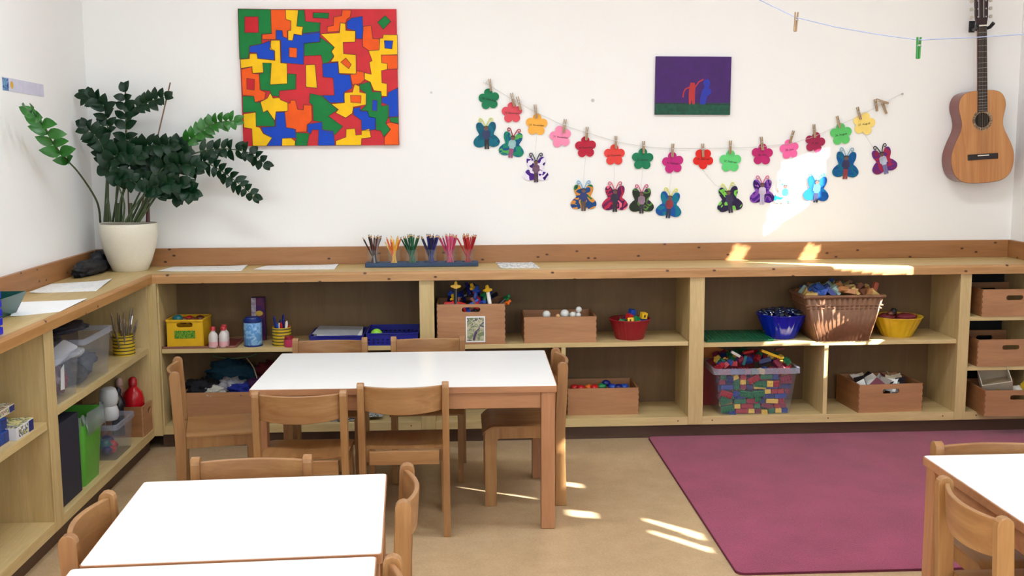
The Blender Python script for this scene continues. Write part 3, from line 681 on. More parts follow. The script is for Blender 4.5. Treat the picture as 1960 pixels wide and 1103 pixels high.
# ---- washing line across the room with two pegs
CORD = plain('cord_blue', '#9aa7cf', .6)
ln = [(1425,-16,-1.55),(1450,-2,-1.6),(1522,33,-1.75),(1600,52,-1.9),(1680,66,-2.05),(1758,76.5,-2.2),(1860,72,-2.4),(1960,65.5,-2.6),(2300,40,-3.1)]
tag(MB().tube([U(x, y, y=d) for x, y, d in ln], .0016, 6).build('washing_line', CORD, smooth=True), 'thin pale blue cord stretched across the top right corner', 'line')
peg(1525, 23, 1522, 61, 'brown wooden peg hanging on the blue washing line at top right', yy=-1.75, src=peg0, group='pegs on the washing line')
gp = make_peg('clothes_peg', plain('peg_green', '#2f8a3a', .45)); gp['group'] = 'pegs on the washing line'
a, b = U(1759, 71, y=-2.2), U(1757, 113, y=-2.2); d = a-b; gp.location = b+d*.62; gp.rotation_euler = (0, math.atan2(d.x, d.z), 0); gp.scale = (1, 1, d.length/.076); gp['label'] = 'green plastic peg hanging on the blue washing line left of the guitar'

# ---- guitar
GT = wood('guitar_top', '#b5743f', '#cf9258', 'z', .3, 30, .05, coat=.4); GS = plain('guitar_side', '#70261c', .3, coat=.4); GD = plain('guitar_dark', '#1c1216', .4)
gc = U(1880, 230, y=-.125); gx, gz = gc.x, gc.z; gs = 5.7/CF
t = thing('guitar', 'classical guitar with orange brown top and dark red sides hanging in the right corner', 'guitar', (gx, 0, gz), rot=(0, R_(-3.3), 0))
hw = [(0,-121),(20,-120.5),(41,-116),(56,-102),(62,-80),(60.5,-60),(53,-40),(44,-22),(40.5,-8),(42,6),(45.5,20),(46,32),(42,44),(34,52),(20,56),(0,57)]
half = [(p.x, p.y) for p in smooth_path([(a*gs, b*gs, 0) for a, b in hw], 3)]
outl = half + [(-a, b) for a, b in half[::-1][1:-1]]
hole = circle(0, 0, 14.5*gs, 24)
MB().prism(outl, -.125, -.012).build('body', [GS], t, bevel=.003)
MB().prism(outl, -.1275, -.1251, holes=[hole]).build('soundboard', GT, t)
MB().prism([(a*1.006, b*1.006) for a, b in outl], -.1272, -.1245, holes=[[(a*.985, b*.985) for a, b in outl]]).build('binding', plain('binding', '#4b1815', .4), t)
MB().prism(circle(0, 0, 14.4*gs, 24), -.1256, -.1251).build('sound_hole', plain('hole_dark', '#120c0c', .9), t)
MB().prism(circle(0, 0, 20*gs, 28), -.1279, -.1275, holes=[circle(0, 0, 14.6*gs, 28)]).build('rosette', patchy('rosette', ['#6d5a4a', '#a08a70', '#3d342c'], 60), t)
ZN = 178*gs
MB().prism([(-9.5*gs, 16*gs), (9.5*gs, 16*gs), (8.6*gs, ZN), (-8.6*gs, ZN)], -.134, -.1281).build('fretboard', GD, t, bevel=.0005)
MB().prism([(-8.5*gs, 50*gs), (8.5*gs, 50*gs), (8*gs, ZN), (-8*gs, ZN)], -.1275, -.110).build('neck', GS, t, bevel=.004)
for i in range(19):
    L_ = 178+64; z_ = ZN + 2*gs - (L_*gs)*(1 - 2**(-(i+1)/12)); 
    if z_ > 17*gs: MB().box(-9.0*gs, 9.0*gs, -.1347, -.134, z_-.0007, z_+.0007).build('fret', METAL, t)
MB().box(-8.8*gs, 8.8*gs, -.136, -.112, ZN, ZN+.007).build('nut', plain('bone', '#efece2', .4), t)
hd = [(-9.5, 0), (9.5, 0), (12, 15), (13, 62), (8, 68), (0, 66), (-8, 68), (-13, 62), (-12, 15)]
MB().prism([(a*gs, ZN+.007+b*gs) for a, b in hd], -.128, -.112, holes=[rrect(-6.5*gs, -3*gs, ZN+16*gs, ZN+56*gs, 1.2*gs, 2), rrect(3*gs, 6.5*gs, ZN+16*gs, ZN+56*gs, 1.2*gs, 2)]).build('headstock', plain('headstock', '#2c1519', .35), t, bevel=.001)
for s in (-1, 1):
    for i in range(3):
        z_ = ZN + (18+15*i)*gs
        MB().tube([(s*12*gs, -.118, z_), (s*19*gs, -.118, z_)], .0025, 8).prism(rrect(s*19*gs-.006, s*19*gs+.006, z_-.009, z_+.009, .004), -.124, -.112).build('tuning_peg', plain('pearl', '#b9b2a6', .3), t)
        MB().tube([(s*8*gs, -.1285, z_), (s*8*gs, -.131, z_)], .004, 10).build('string_post', METAL, t)
MB().box(-30*gs, 30*gs, -.134, -.1277, -76*gs, -65*gs).build('bridge', GD, t, bevel=.002)
MB().box(-11*gs, 11*gs, -.138, -.134, -69*gs, -67*gs).build('saddle', plain('bone', '#efece2', .4), t)
for i in range(6):
    a = (-8 + 3.2*i)*gs; MB().tube([(a*1.15, -.138, -68*gs), (a*.82, -.137, ZN)], .0004, 5).build('string', plain('nylon', '#a08c74', .5), t)
hg = thing('guitar_hanger', 'black wall hook with two padded arms under the guitar head', 'hanger', (gx-.025, 0, gz))
MB().box(-.015, .015, -.012, 0, ZN-.02, ZN+.04).build('wall_plate', BLACK, hg, bevel=.0021)
for s in (-1, 1):
    MB().tube([(0, -.01, ZN+.0), (s*.012, -.06, ZN-.015), (s*.030, -.10, ZN-.012), (s*.034, -.14, ZN-.006), (s*.044, -.158, ZN+.004+.010*(s > 0))], [.006, .007, .0075, .009, .010], 10).build('arm', BLACK, hg, smooth=True)

# ================================================================== things on the worktop
LEAF = plain('leaf_dark', '#0a2c16', .4, .3, .25, 9); LEAFL = plain('leaf_light', '#286c1e', .35, .5, .2, 9); STEM = plain('stem', '#3a4a26', .5); STEMR = plain('stem_red', '#5a2a2c', .5)
pl = thing('potted_plant', 'tall dark green glossy leaved plant in a cream pot in the left corner', 'potted plant', (.235, -.195, ZT))
H0 = .243
mb = MB(); mb.lathe([(0, 0), (.082, 0), (.088, .006), (.108, .05), (.130, .12), (.141, .18), (.144, H0-.006), (.1415, H0), (.136, H0), (.134, H0-.01), (.133, .205), (0, .205)], 48)
mb.build('pot', plain('pot_cream', '#e2dcca', .45, .5, .02, 60), pl, smooth=True)
MB().lathe([(0, .214), (.08, .216), (.1325, .207), (.1325, .2055), (0, .2055)], 24).build('soil', plain('soil', '#2c1d16', .9, bump=.5), pl)
def leaf(mb, p, d, up, L, wd):
    d = d.normalized(); s = d.cross(up).normalized(); n = s.cross(d).normalized(); rows = []
    for i in range(6):
        u = i/5; w_ = wd*math.sin(PI*min(.999, .06+.94*u**.8))**.75*.5; c = p + d*L*u + n*(.10*L*math.sin(PI*u) - .05*L*u)
        if i == 5: w_ = .0004
        rows.append([mb.bm.verts.new(c - s*w_ + n*w_*.25), mb.bm.verts.new(c), mb.bm.verts.new(c + s*w_ + n*w_*.25)])
    for a, b in zip(rows, rows[1:]):
        for k in range(2):
            f = mb.bm.faces.new((a[k], a[k+1], b[k+1], b[k])); f.material_index = mb.mi
def frond(pxs, dep, l0, n, L, wd, light=False, red=False, both=True, r=.006, dens=1):
    """pxs: photo outline of the stem; dep: (y at base, y at tip); leaflets from fraction l0 to the tip"""
    L *= 1.22; wd *= 1.28; N = len(pxs); pts = [U(x, y, y=dep[0] + (dep[1]-dep[0])*i/(N-1)) - pl.location for i, (x, y) in enumerate(pxs)]
    P = smooth_path(pts, 6); mb = MB(); mb.mi = 1
    mb.tube(P, [r*(1-.75*i/(len(P)-1)) for i in range(len(P))], 7); mb.mi = 0
    for k in range(n):
        u = l0 + (1-l0)*k/(n-1); f = u*(len(P)-1); i = min(int(f), len(P)-2); q = P[i].lerp(P[i+1], f-i); tn = (P[i+1]-P[i]).normalized()
        side = tn.cross(Vector((0, -1, 0))).normalized(); up = Vector((0, -1, .25))
        for s in ((-1, 1) if both else (1,)):
            a = random.uniform(.35, .75)*(1.15 - .7*u); d = tn*a*1.2 + side*s*.8 + Vector((0, random.uniform(-.6, .35), random.uniform(-.1, .2)))
            if k == n-1: d = tn + side*s*.35
            ll = L*random.uniform(.85, 1.12)*(1 - .25*max(0, u-.75)/.25)
            leaf(mb, q, d, (up + Vector((random.uniform(-.5, .5), 0, random.uniform(-.3, .3)))).normalized(), ll, wd*random.uniform(.85, 1.1))
    mb.build('frond', [LEAFL if light else LEAF, STEMR if red else STEM], pl, smooth=True, normals=False)
frond([(192,425),(185,385),(150,330),(112,290),(85,245),(62,212)], (-.20,-1.12), .50, 7, .070, .040, True)
frond([(200,425),(203,370),(205,320),(207,255),(196,200),(166,184)], (-.20,-.22), .60, 9, .062, .034)
frond([(206,425),(207,370),(205,320),(193,275),(164,242)], (-.24,-.27), .55, 8, .062, .036)
frond([(216,425),(228,350),(238,290),(241,230),(239,176)], (-.17,-.17), .45, 8, .060, .036)
frond([(238,240),(252,212),(285,195),(316,186)], (-.17,-.2), .25, 8, .050, .032)
frond([(222,425),(224,360),(236,310),(265,283),(325,277)], (-.24,-.28), .45, 11, .062, .040)
frond([(212,425),(206,370),(206,320),(232,292),(262,300)], (-.28,-.32), .42, 8, .062, .044)
frond([(228,425),(232,380),(248,345),(290,350),(310,368)], (-.27,-.32), .40, 8, .060, .042)
frond([(235,425),(238,390),(226,352),(228,335),(262,352)], (-.30,-.33), .50, 7, .058, .042)
frond([(244,425),(262,380),(292,330),(318,305),(352,292)], (-.22,-.24), .45, 9, .062, .042)
frond([(256,425),(285,370),(312,322),(350,315),(375,320)], (-.27,-.31), .42, 9, .062, .042)
frond([(262,425),(296,372),(330,350),(352,360),(368,370)], (-.28,-.32), .45, 8, .060, .042)
frond([(250,425),(280,365),(308,335),(325,345),(338,378)], (-.23,-.28), .45, 8, .060, .042)
frond([(258,425),(300,350),(340,290),(376,258),(412,236),(448,231)], (-.20,-.16), .50, 11, .056, .030, True)
frond([(262,425),(310,345),(345,308),(385,290),(430,285),(475,292),(506,312)], (-.25,-.20), .50, 11, .052, .030)
frond([(266,425),(310,360),(345,320),(384,309),(420,325),(455,350),(486,375)], (-.28,-.22), .48, 12, .050, .028)
frond([(232,425),(236,370),(262,330),(300,296),(345,276)], (-.2,-.18), .5, 9, .060, .040)
frond([(240,425),(262,390),(285,365),(312,352),(345,350)], (-.30,-.34), .45, 8, .060, .044)
for (a, b, c, d, yy) in ((326,158,264,425,-.19), (240,168,247,425,-.16)):
    MB().tube([U(c, d, y=yy)-pl.location, U(a, b, y=yy)-pl.location], .0035, 7).build('support_stick', plain('stick', '#7a5a48', .7), pl)
for (px_, yy) in ((205,-.22), (226,-.24), (250,-.26), (283,-.22)):
    p = U(px_, 425, y=yy) - pl.location; MB().tube([p, p+Vector((.006, 0, .075+.02*(px_ % 3)))], [.011, .008], 8).build('cut_stalk', STEM if px_ < 260 else STEMR, pl)

bk = MB().blob((.085, -.30, ZT+.030), (.05, .235, .045), .35, 2.2, 3, 4, ZT+.0005); bk.blob((.075, -.16, ZT+.050), (.045, .12, .055), .35, 2.5, 8, 3, ZT+.0005)
tag(bk.build('folded_bag', plain('black_cloth', '#14141a', .65, bump=.4), smooth='all'), 'crumpled black bag lying against the splash board behind the plant pot', 'bag')

def sheet(name, label, corners, z=ZT, curl=.004, mat=PAPER, group='papers laid out on the worktop', lines=True):
    c = [Vector(p) for p in corners]; mb = MB(); n = 8; top = []
    for i in range(n+1):
        row = []
        for j in range(n+1):
            u, v = i/n, j/n; p = (c[0]*(1-u)+c[1]*u)*(1-v) + (c[3]*(1-u)+c[2]*u)*v
            p.z = z + .0012 + curl*(max(0, u-.7)/.3)**2*v + curl*.6*(max(0, .3-u)/.3)**2*(1-v); row.append(p)
        top.append(row)
    V = [[mb.bm.verts.new(p) for p in r] for r in top]; B = [[mb.bm.verts.new(p - Vector((0, 0, .0009))) for p in r] for r in top]
    for i in range(n):
        for j in range(n): mb.bm.faces.new((V[i][j], V[i+1][j], V[i+1][j+1], V[i][j+1])); mb.bm.faces.new((B[i][j], B[i][j+1], B[i+1][j+1], B[i+1][j]))
    for i in range(n):
        mb.bm.faces.new((V[i][0], B[i][0], B[i+1][0], V[i+1][0])); mb.bm.faces.new((V[i][n], V[i+1][n], B[i+1][n], B[i][n])); mb.bm.faces.new((V[0][i], V[0][i+1], B[0][i+1], B[0][i])); mb.bm.faces.new((V[n][i], B[n][i], B[n][i+1], V[n][i+1]))
    return tag(mb.build(name, mat, smooth=True), label, 'paper', group)
PRN = patchy('faint_print', ['#f3f3f2', '#f3f3f2', '#e4e6ea', '#f1f1f0'], 26)
g2 = lambda px, py: U(px, py, z=ZT)
sheet('paper_sheet', 'white paper sheet on the left worktop nearest the green tray', [g2(20,607), (.375, -1.60, 0), (.372, -1.27, 0), g2(34,579)], curl=.006)
sheet('paper_sheet', 'white paper sheet on the left worktop nearest the plant pot', [g2(56,562), (.320, -1.0, 0), g2(214,537), g2(98,544)], curl=.008, mat=PRN)
sheet('paper_sheet', 'white paper sheet on the worktop just right of the plant pot', [g2(302,520), g2(462,519), g2(474,509), g2(332,511)], mat=PRN)
sheet('paper_sheet', 'white paper sheet on the worktop left of the pencil stand', [g2(485,517), g2(640,516), g2(648,507), g2(510,509)], mat=PRN)
sheet('paper_sheet', 'white paper with a grey drawing on the worktop right of the pencil stand', [g2(958,514), g2(1033,513.5), g2(1018,503), g2(948,502.5)], mat=patchy('grey_drawing', ['#f0f0ee', '#f0f0ee', '#9aa6b0', '#f0f0ee', '#5f6c78'], 34))

# pencil stand
BLUEW = wood('blue_stain', '#1f3a5c', '#2f5078', 'x', .5, 14)
sx0, sx1, sy0, sy1 = 1.433, 2.020, -.195, -.105; sh = .022
st = thing('pencil_stand', 'long blue wooden stand with six clear cups holding coloured pencils', 'pencil stand', ((sx0+sx1)/2, (sy0+sy1)/2, ZT))
wS = sx1-sx0
cups = [-.252, -.146, -.052, .046, .146, .240]; CR = .034
MB().prism(rrect(-wS/2, wS/2, -.045, .045, .004), 0, sh, 'xy', holes=[circle(cx, 0, CR+.001, 20) for cx in cups]).box(-wS/2, wS/2, -.045, .045, 0, .003).build('base', BLUEW, st, bevel=.001)
for cx in cups:
    M = Matrix.Translation((cx, 0, .0035)); MB().lathe([(0, 0), (CR-.002, 0), (CR, .085), (CR-.0015, .085), (CR-.0035, .002), (0, .002)], 24, M).build('cup', clear('clear_cup', '#e8eeee', .06, .965), st, smooth=True)
def make_pencil(mat, tipm):
    mb = MB(); r = .0043; L = .165
    mb.mi = 0; mb.lathe([(0, 0), (r, 0), (r, L-.014)], 6); mb.mi = 1; mb.lathe([(r, L-.014), (.0022, L-.008)], 6); mb.mi = 2; mb.lathe([(.0022, L-.008), (0, L)], 6)
    me = mb.build('tmp', [mat, plain('bare_wood', '#cfa77a', .7), tipm]); return me
GR = [('brown and grey', [('#3a2026','#2a1418'), ('#1c1a1e','#111'), ('#8e8b92','#777'), ('#5c2c28','#401a18')], 15), ('orange and yellow', [('#d2561a','#c84810'), ('#e0a838','#d89a20'), ('#e8c878','#e0b040')], 11),
      ('green', [('#0d4a30','#0a4028'), ('#13633c','#0c5030'), ('#0a3828','#083020')], 16), ('dark blue', [('#171a52','#101450'), ('#23287a','#181c70'), ('#141436','#101030')], 16),
      ('pink', [('#b8305c','#a8204c'), ('#c85a7a','#b84060'), ('#8c2a58','#7c1c48')], 16), ('red', [('#a8161e','#980c14'), ('#8a1420','#7a0c14'), ('#b82a30','#a01a20')], 16)]
for gi, (nm, cols, n) in enumerate(GR):
    protos = []
    for ci, (c1, c2) in enumerate(cols): protos.append(make_pencil(plain('pencil_%d_%d' % (gi, ci), c1, .35), plain('lead_%d_%d' % (gi, ci), (c2*2 if len(c2) == 4 else c2).replace('#111#111', '#111111').replace('#777#777', '#777777'), .5)))
    for k in range(n):
        p = protos[k % len(protos)]; o = p if k < len(protos) else p.copy()
        if k >= len(protos): COL.objects.link(o)
        a = 2.399*k; rr = (CR-.0125)*math.sqrt((k+.5)/n); bx, by = rr*math.cos(a), rr*math.sin(a)
        # lean: crosses towards the opposite rim like a loose bunch
        ta = a + PI + random.uniform(-.7, .7); tr = (.016 + .036*((k*.618) % 1)); tx_, ty_ = bx*.3 + tr*math.cos(ta), by*.3 + tr*math.sin(ta)*.6
        L = .165 if nm != 'orange and yellow' else (.14 + .02*(k % 2))
        d = Vector((tx_-bx, ty_-by, .118)).normalized()
        o.location = (sx0+wS/2+cups[gi]+bx, (sy0+sy1)/2+by, ZT+.0085); o.rotation_euler = d.to_track_quat('Z', 'Y').to_euler(); o.scale = (1, 1, L/.165)
        o.name = 'coloured_pencil'; tag(o, '%s pencil among those in the %s cup of the pencil stand' % (nm, ['leftmost', 'second', 'third', 'fourth', 'fifth', 'rightmost'][gi]), 'pencil', '%s pencils in the stand' % nm)

# letter trays at the left edge
def tray_stack(name, label, loc, rz, w_, d_, mat, n=3, gap=.036, cat='tray'):
    t = thing(name, label, cat, loc, rz)
    for i in range(n):
        z = i*gap; mb = MB(); mb.box(0, w_, 0, d_, z, z+.003); mb.box(0, .003, 0, d_, z+.003, z+gap-.006+.002*(i == n-1)); mb.box(w_-.003, w_, 0, d_, z+.003, z+gap-.006); mb.box(.003, w_-.003, d_-.003, d_, z+.003, z+gap-.006)
        for (a, b) in ((.01, .01), (w_-.016, .01), (.01, d_-.02), (w_-.016, d_-.02)): mb.box(a, a+.006, b, b+.008, z+gap-.006, z+gap)
        mb.build('tray', mat, t, bevel=.001)
    return t
ts = tray_stack('letter_tray_stack', 'stack of royal blue plastic trays cut off at the left photo edge', (.12, -2.415, ZT), R_(0), .24, .33, plain('tray_blue', '#1420c0', .3), 5, .031)
tg = thing('letter_tray', 'dark green flared plastic tray standing behind the blue tray stack', 'tray', (.09, -1.88, ZT))
GT_ = plain('tray_green', '#0b4a44', .35)
MB().prism([(.02, 0), (.125, 0), (.17, .085), (.166, .085), (.122, .003), (.023, .003), (.004, .085), (0, .085)], .003, .267).build('tray_wall', GT_, tg, bevel=.001)
for y_ in (0, .267): MB().prism([(.02, 0), (.125, 0), (.17, .085), (0, .085)], y_, y_+.003).build('end_wall', GT_, tg)

# ================================================================== things on the shelves
def crate(name, label, cx, y, z, w_, d_, h_, rz=0, handle=True, group='wooden boxes on the shelves', cat='box', hw_=.05, hz=None, t=.009, sidehole=False):
    """lidless finger-jointed box; origin at middle of the front bottom edge, depth towards +y"""
    o = thing(name, label, cat, (cx, y, z), rz, group); hz = hz or h_-.028
    hl = [rrect(-hw_, hw_, hz-.0125, hz+.0125, .012)] if handle else []
    MB().prism([(-w_/2, 0), (w_/2, 0), (w_/2, h_), (-w_/2, h_)], 0, t, holes=hl).build('front_panel', BOXW, o)
    MB().prism([(-w_/2, 0), (w_/2, 0), (w_/2, h_), (-w_/2, h_)], d_-t, d_, holes=hl).build('back_panel', BOXW, o)
    for s in (-1, 1):
        x0 = s*w_/2 - (t if s > 0 else 0); sl = [rrect(d_/2-.04, d_/2+.04, hz-.0125, hz+.0125, .012)] if sidehole else []
        MB().prism([(t, 0), (d_-t, 0), (d_-t, h_), (t, h_)], x0, x0+t, 'yz', holes=sl).build('side_panel', BOXY, o)
        mb = MB(); n = max(4, int(h_/.014)); st_ = h_/n
        for i in range(n):
            if i % 2 == 0: continue
            a = s*w_/2 - (t if s > 0 else 0); mb.box(a, a+t*.35 if s < 0 else a+t, -.0006, 0, i*st_, (i+.9)*st_) if s < 0 else mb.box(a+t*.65, a+t, -.0006, 0, i*st_, (i+.9)*st_)
        mb.build('finger_joint', DARKEND, o)
    MB().box(-w_/2+t, w_/2-t, t, d_-t, .004, .010).build('bottom_panel', BOXY, o)
    return o
def rot_rand(o, s=1): o.rotation_euler = (random.uniform(-s, s), random.uniform(-s, s), random.uniform(-PI, PI))
PLA = {n: plain('plastic_'+n, c, .35, var=.03) for n, c in dict(red='#b81c1e', blue='#1440a0', yellow='#e8b820', green='#127a40', white='#e6e6e2', orange='#e06a1c', darkblue='#101a66', brown='#6a3420', pink='#c43a5c', teal='#0e6068', dark='#1a1a20').items()}
def brick_mesh(nx=2, ny=1, u=.0165, h=.019):
    mb = MB(); mb.box(-nx*u/2, nx*u/2, -ny*u/2, ny*u/2, 0, h)
    for i in range(nx):
        for j in range(ny): mb.lathe([(.0048, h), (.0048, h+.0045), (0, h+.0045)], 8, Matrix.Translation(((i-(nx-1)/2)*u, (j-(ny-1)/2)*u, 0)))
    return mb
def proto(mb, name, mat, **k):
    o = mb.build(name, mat, **k); return o
def place(src, first, loc, rot, label, cat, group, name=None, scale=None, mat=None):
    o = src if first else src.copy()
    if not first: COL.objects.link(o)
    o.location = loc; o.rotation_euler = rot; tag(o, label, cat, group)
    if scale: o.scale = scale
    return o

# ---- left bay, upper shelf
z1 = .512
tr = thing('serving_tray', 'dark red tray under the yellow crate and the glue bottles', 'tray', (.60, -.245, z1))
MB().prism(rrect(-.185, .185, -.115, .115, .02), 0, .004, 'xy').build('base', plain('tray_red', '#6e1f22', .4), tr)
MB().prism(rrect(-.190, .190, -.12, .12, .022), .0, .012, 'xy', holes=[rrect(-.184, .184, -.114, .114, .018)]).build('rim', plain('tray_rim', '#8a5a4a', .4), tr)
YC = plain('crate_yellow', '#dfae18', .4)
yc = thing('yellow_crate', 'yellow plastic crate with a green label on the red tray', 'crate', (.532, -.345, z1+.0045), R_(-1))
cw, cd_, ch_ = .178, .175, .138
MB().prism([(-cw/2, 0), (cw/2, 0), (cw/2, ch_), (-cw/2, ch_)], 0, .005, holes=[rrect(-.04, .04, ch_-.036, ch_-.012, .011)]).build('front_panel', YC, yc, bevel=.001)
MB().prism([(-cw/2, 0), (cw/2, 0), (cw/2, ch_), (-cw/2, ch_)], cd_-.005, cd_, holes=[rrect(-.04, .04, ch_-.036, ch_-.012, .011)]).build('back_panel', YC, yc, bevel=.001)
for s in (-1, 1): MB().box(s*cw/2-.0025, s*cw/2+.0025, .005, cd_-.005, 0, ch_).build('side_panel', YC, yc, bevel=.001)
MB().box(-cw/2+.003, cw/2-.003, .005, cd_-.005, .002, .006).build('bottom_panel', YC, yc)
MB().prism(rrect(-cw/2-.006, cw/2+.006, -.006, cd_+.006, .008), ch_-.006, ch_+.003, 'xy', holes=[rrect(-cw/2+.003, cw/2-.003, .005, cd_-.005, .004)]).build('rim', YC, yc, bevel=.001)
MB().box(-.052, .052, -.0012, 0, .045, .085).build('label_plate', patchy('green_label', ['#2f7a2c', '#8aa82c', '#1f5c24'], 120), yc)
for i, (c, x, y, s) in enumerate((('teal', -.045, .05, .026), ('brown', .03, .06, .026), ('red', .0, .10, .026), ('brown', -.02, .07, .024), ('brown', .055, .11, .026))):
    o = MB().blob((0, 0, 0), (s, s*.8, s*.8), .2, 2, i, 2).build('play_food', PLA[c], smooth='all'); o.location = yc.location + Vector((x, y, ch_-.012+.014*(i == 0)-.0*i))
    tag(o, ['round teal toy piece poking out of the yellow crate corner', 'brown toy piece front right in the yellow crate', 'red toy piece deep in the yellow crate', 'brown toy piece next to the teal one in the crate', 'brown toy piece at the back right of the crate'][i], 'toy', 'toys in the yellow crate')
for i, (px, py, y, lb) in enumerate(((406,669,-.352,'front left'), (426,669,-.346,'front right'), (428,663,-.29,'rear'))):
    b = thing('glue_bottle', '%s small white bottle with a red cap on the red tray' % lb, 'bottle', (U(px, 600, y=y).x, y, z1+.0045), group='white bottles with red caps')
    MB().lathe([(0, 0), (.022, 0), (.0235, .004), (.0235, .058), (.020, .068), (.011, .078), (.011, .086), (0, .086)], 24).build('bottle_body', plain('bottle_milky', '#d4ccc8', .3), b, smooth=True)
    MB().lathe([(0, .086), (.0135, .086), (.0135, .102), (.011, .105), (0, .105)], 20).build('cap', plain('cap_red', '#b02830', .4), b, smooth=True)
    MB().lathe([(.0237, .004), (.0237, .03)], 24).build('content', plain('pink_content', '#e0a8ac', .4), b, smooth=True)
p = U(485, 660, y=-.30)
cn = thing('storage_can', 'light blue round tub with a dark blue lid on the left shelf', 'tub', (p.x, -.30, z1))
MB().lathe([(0, 0), (.043, 0), (.046, .004), (.046, .118), (.044, .122), (0, .122)], 32).build('body', patchy('tub_print', ['#5f93cc', '#86b4de', '#a8c8e6'], 30), cn, smooth=True)
MB().lathe([(.0465, .0), (.0475, .0), (.0475, .008), (.0465, .008)], 32).build('bottom_ring', plain('lid_blue', '#142a6e', .4), cn)
MB().lathe([(0, .122), (.044, .122), (.048, .124), (.048, .134), (.040, .140), (.036, .148), (0, .150)], 32).build('lid', plain('lid_blue', '#142a6e', .4), cn, smooth=True)
p = U(494, 600, y=-.16)
bk = thing('picture_carton', 'narrow purple and white carton standing behind the light blue tub', 'carton', (p.x, -.16, z1))
MB().box(-.034, .034, 0, .04, 0, .228).build('carton', patchy('carton_print', ['#46245e', '#5c2c50', '#3a1c4e'], 16), bk, bevel=.001)
MB().box(-.034, -.010, -.0008, 0, .10, .226).build('white_print', patchy('carton_white', ['#b9b4c0', '#8a7a96'], 30), bk)
MB().prism([(a*1.4, b) for a, b in circle(.004, .145, .014, 14)], -.0014, -.0009).build('yellow_print', plain('carton_yellow', '#c9a83a', .5), bk)
def striped_can(name, label, x, y, z, r, h_, n=6):
    c = thing(name, label, 'can', (x, y, z), group='yellow cans with brown stripes')
    MB().lathe([(0, 0), (r, 0), (r, h_), (r-.002, h_), (r-.002, .003), (0, .003)], 28).build('can_wall', plain('can_yellow', '#c9a81e', .45), c, smooth=True)
    for i in range(n): zz = h_*(i+.5)/n; MB().lathe([(r+.0004, zz-.0026), (r+.0012, zz-.0015), (r+.0012, zz+.0015), (r+.0004, zz+.0026)], 28).build('stripe', plain('stripe_brown', '#3c3418', .6), c, smooth=True)
    return c
p = U(540, 660, y=-.30); sc_ = striped_can('pen_can', 'yellow can with brown stripes full of felt pens on the left back shelf', p.x, -.30, z1, .048, .095)
def pens(x, y, z, r, lst, nm, label, cat, grp, tall=.14):
    for k, (c, h_, thick) in enumerate(lst):
        a = 2.4*k; rr = r*.72*math.sqrt((k+.5)/len(lst)); mb = MB(); mb.mi = 0; mb.tube([(0, 0, 0), (0, 0, h_*.72)], thick, 8); mb.mi = 1; mb.tube([(0, 0, h_*.72), (0, 0, h_-.008)], thick*1.05, 8).tube([(0, 0, h_-.008), (0, 0, h_)], thick*.6, 8)
        o = mb.build(nm, [c, c]); d = Vector((.22*math.cos(a)*rr/r*1.1, .22*math.sin(a)*rr/r, 1)).normalized(); o.location = (x + rr*math.cos(a)*.75, y + rr*math.sin(a)*.75, z+.004); o.rotation_euler = d.to_track_quat('Z', 'Y').to_euler(); tag(o, label[k] if isinstance(label, list) else label, cat, grp)
pk = [('darkblue', .158), ('white', .11), ('red', .118), ('orange', .115), ('darkblue', .15), ('white', .125), ('darkblue', .125), ('blue', .12), ('red', .10)]
pens(p.x, -.30, z1, .046, [(PLA[c], h_, .0065) for c, h_ in pk], 'felt_pen', ['%s felt pen %s in the yellow striped can' % (c.replace('darkblue', 'dark blue'), w2) for (c, h_), w2 in zip(pk, ('standing tallest', 'near the middle', 'at the centre', 'leaning right', 'second tallest', 'leaning right', 'at the right rim', 'at the back', 'lowest of all'))], 'pen', 'felt pens in the striped can')
p = U(554, 668, y=-.345); jr = thing('pink_jar', 'small pink jar with a dark red lid on the left back shelf', 'jar', (p.x, -.345, z1))
MB().lathe([(0, 0), (.024, 0), (.026, .005), (.026, .038), (0, .038)], 24).build('jar_body', plain('jar_pink', '#c23a60', .35), jr, smooth=True)
MB().lathe([(0, .038), (.022, .038), (.022, .052), (.012, .056), (0, .056)], 24).build('lid', plain('jar_lid', '#8a1c30', .4), jr, smooth=True)
NAVY = plain('basket_navy', '#141a86', .35)
def holed_basket(name, label, x0, x1, y0, y1, z, h_, group='navy plastic baskets'):
    b = thing(name, label, 'basket', ((x0+x1)/2, y0, z), group=group); w_ = x1-x0; d_ = y1-y0; nx = int(w_/.022); nh = max(1, int((h_-.02)/.016))
    hl = []
    for i in range(nx):
        for j in range(nh):
            cx = -w_/2 + (i+.5)*w_/nx; cz = .014 + j*.016; hl.append([(cx-.0055, cz-.004), (cx+.0055, cz-.004), (cx+.0055, cz+.004), (cx-.0055, cz+.004)])
    MB().prism([(-w_/2, 0), (w_/2, 0), (w_/2, h_), (-w_/2, h_)], 0, .003, holes=hl).build('front_panel', NAVY, b); MB().prism([(-w_/2, 0), (w_/2, 0), (w_/2, h_), (-w_/2, h_)], d_-.003, d_, holes=hl).build('back_panel', NAVY, b)
    for s in (-1, 1): MB().box(s*w_/2-.0015, s*w_/2+.0015, .003, d_-.003, 0, h_).build('side_panel', NAVY, b)
    MB().box(-w_/2, w_/2, .003, d_-.003, .0, .003).build('bottom_panel', NAVY, b)
    MB().prism(rrect(-w_/2-.005, w_/2+.005, -.005, d_+.005, .008), h_-.004, h_+.002, 'xy', holes=[rrect(-w_/2+.003, w_/2-.003, .004, d_-.004, .004)]).build('rim', NAVY, b, bevel=.001)
    return b
b1 = holed_basket('document_basket', 'flat navy basket full of grey papers on the left shelf', 1.155, 1.425, -.33, -.07, z1, .048)
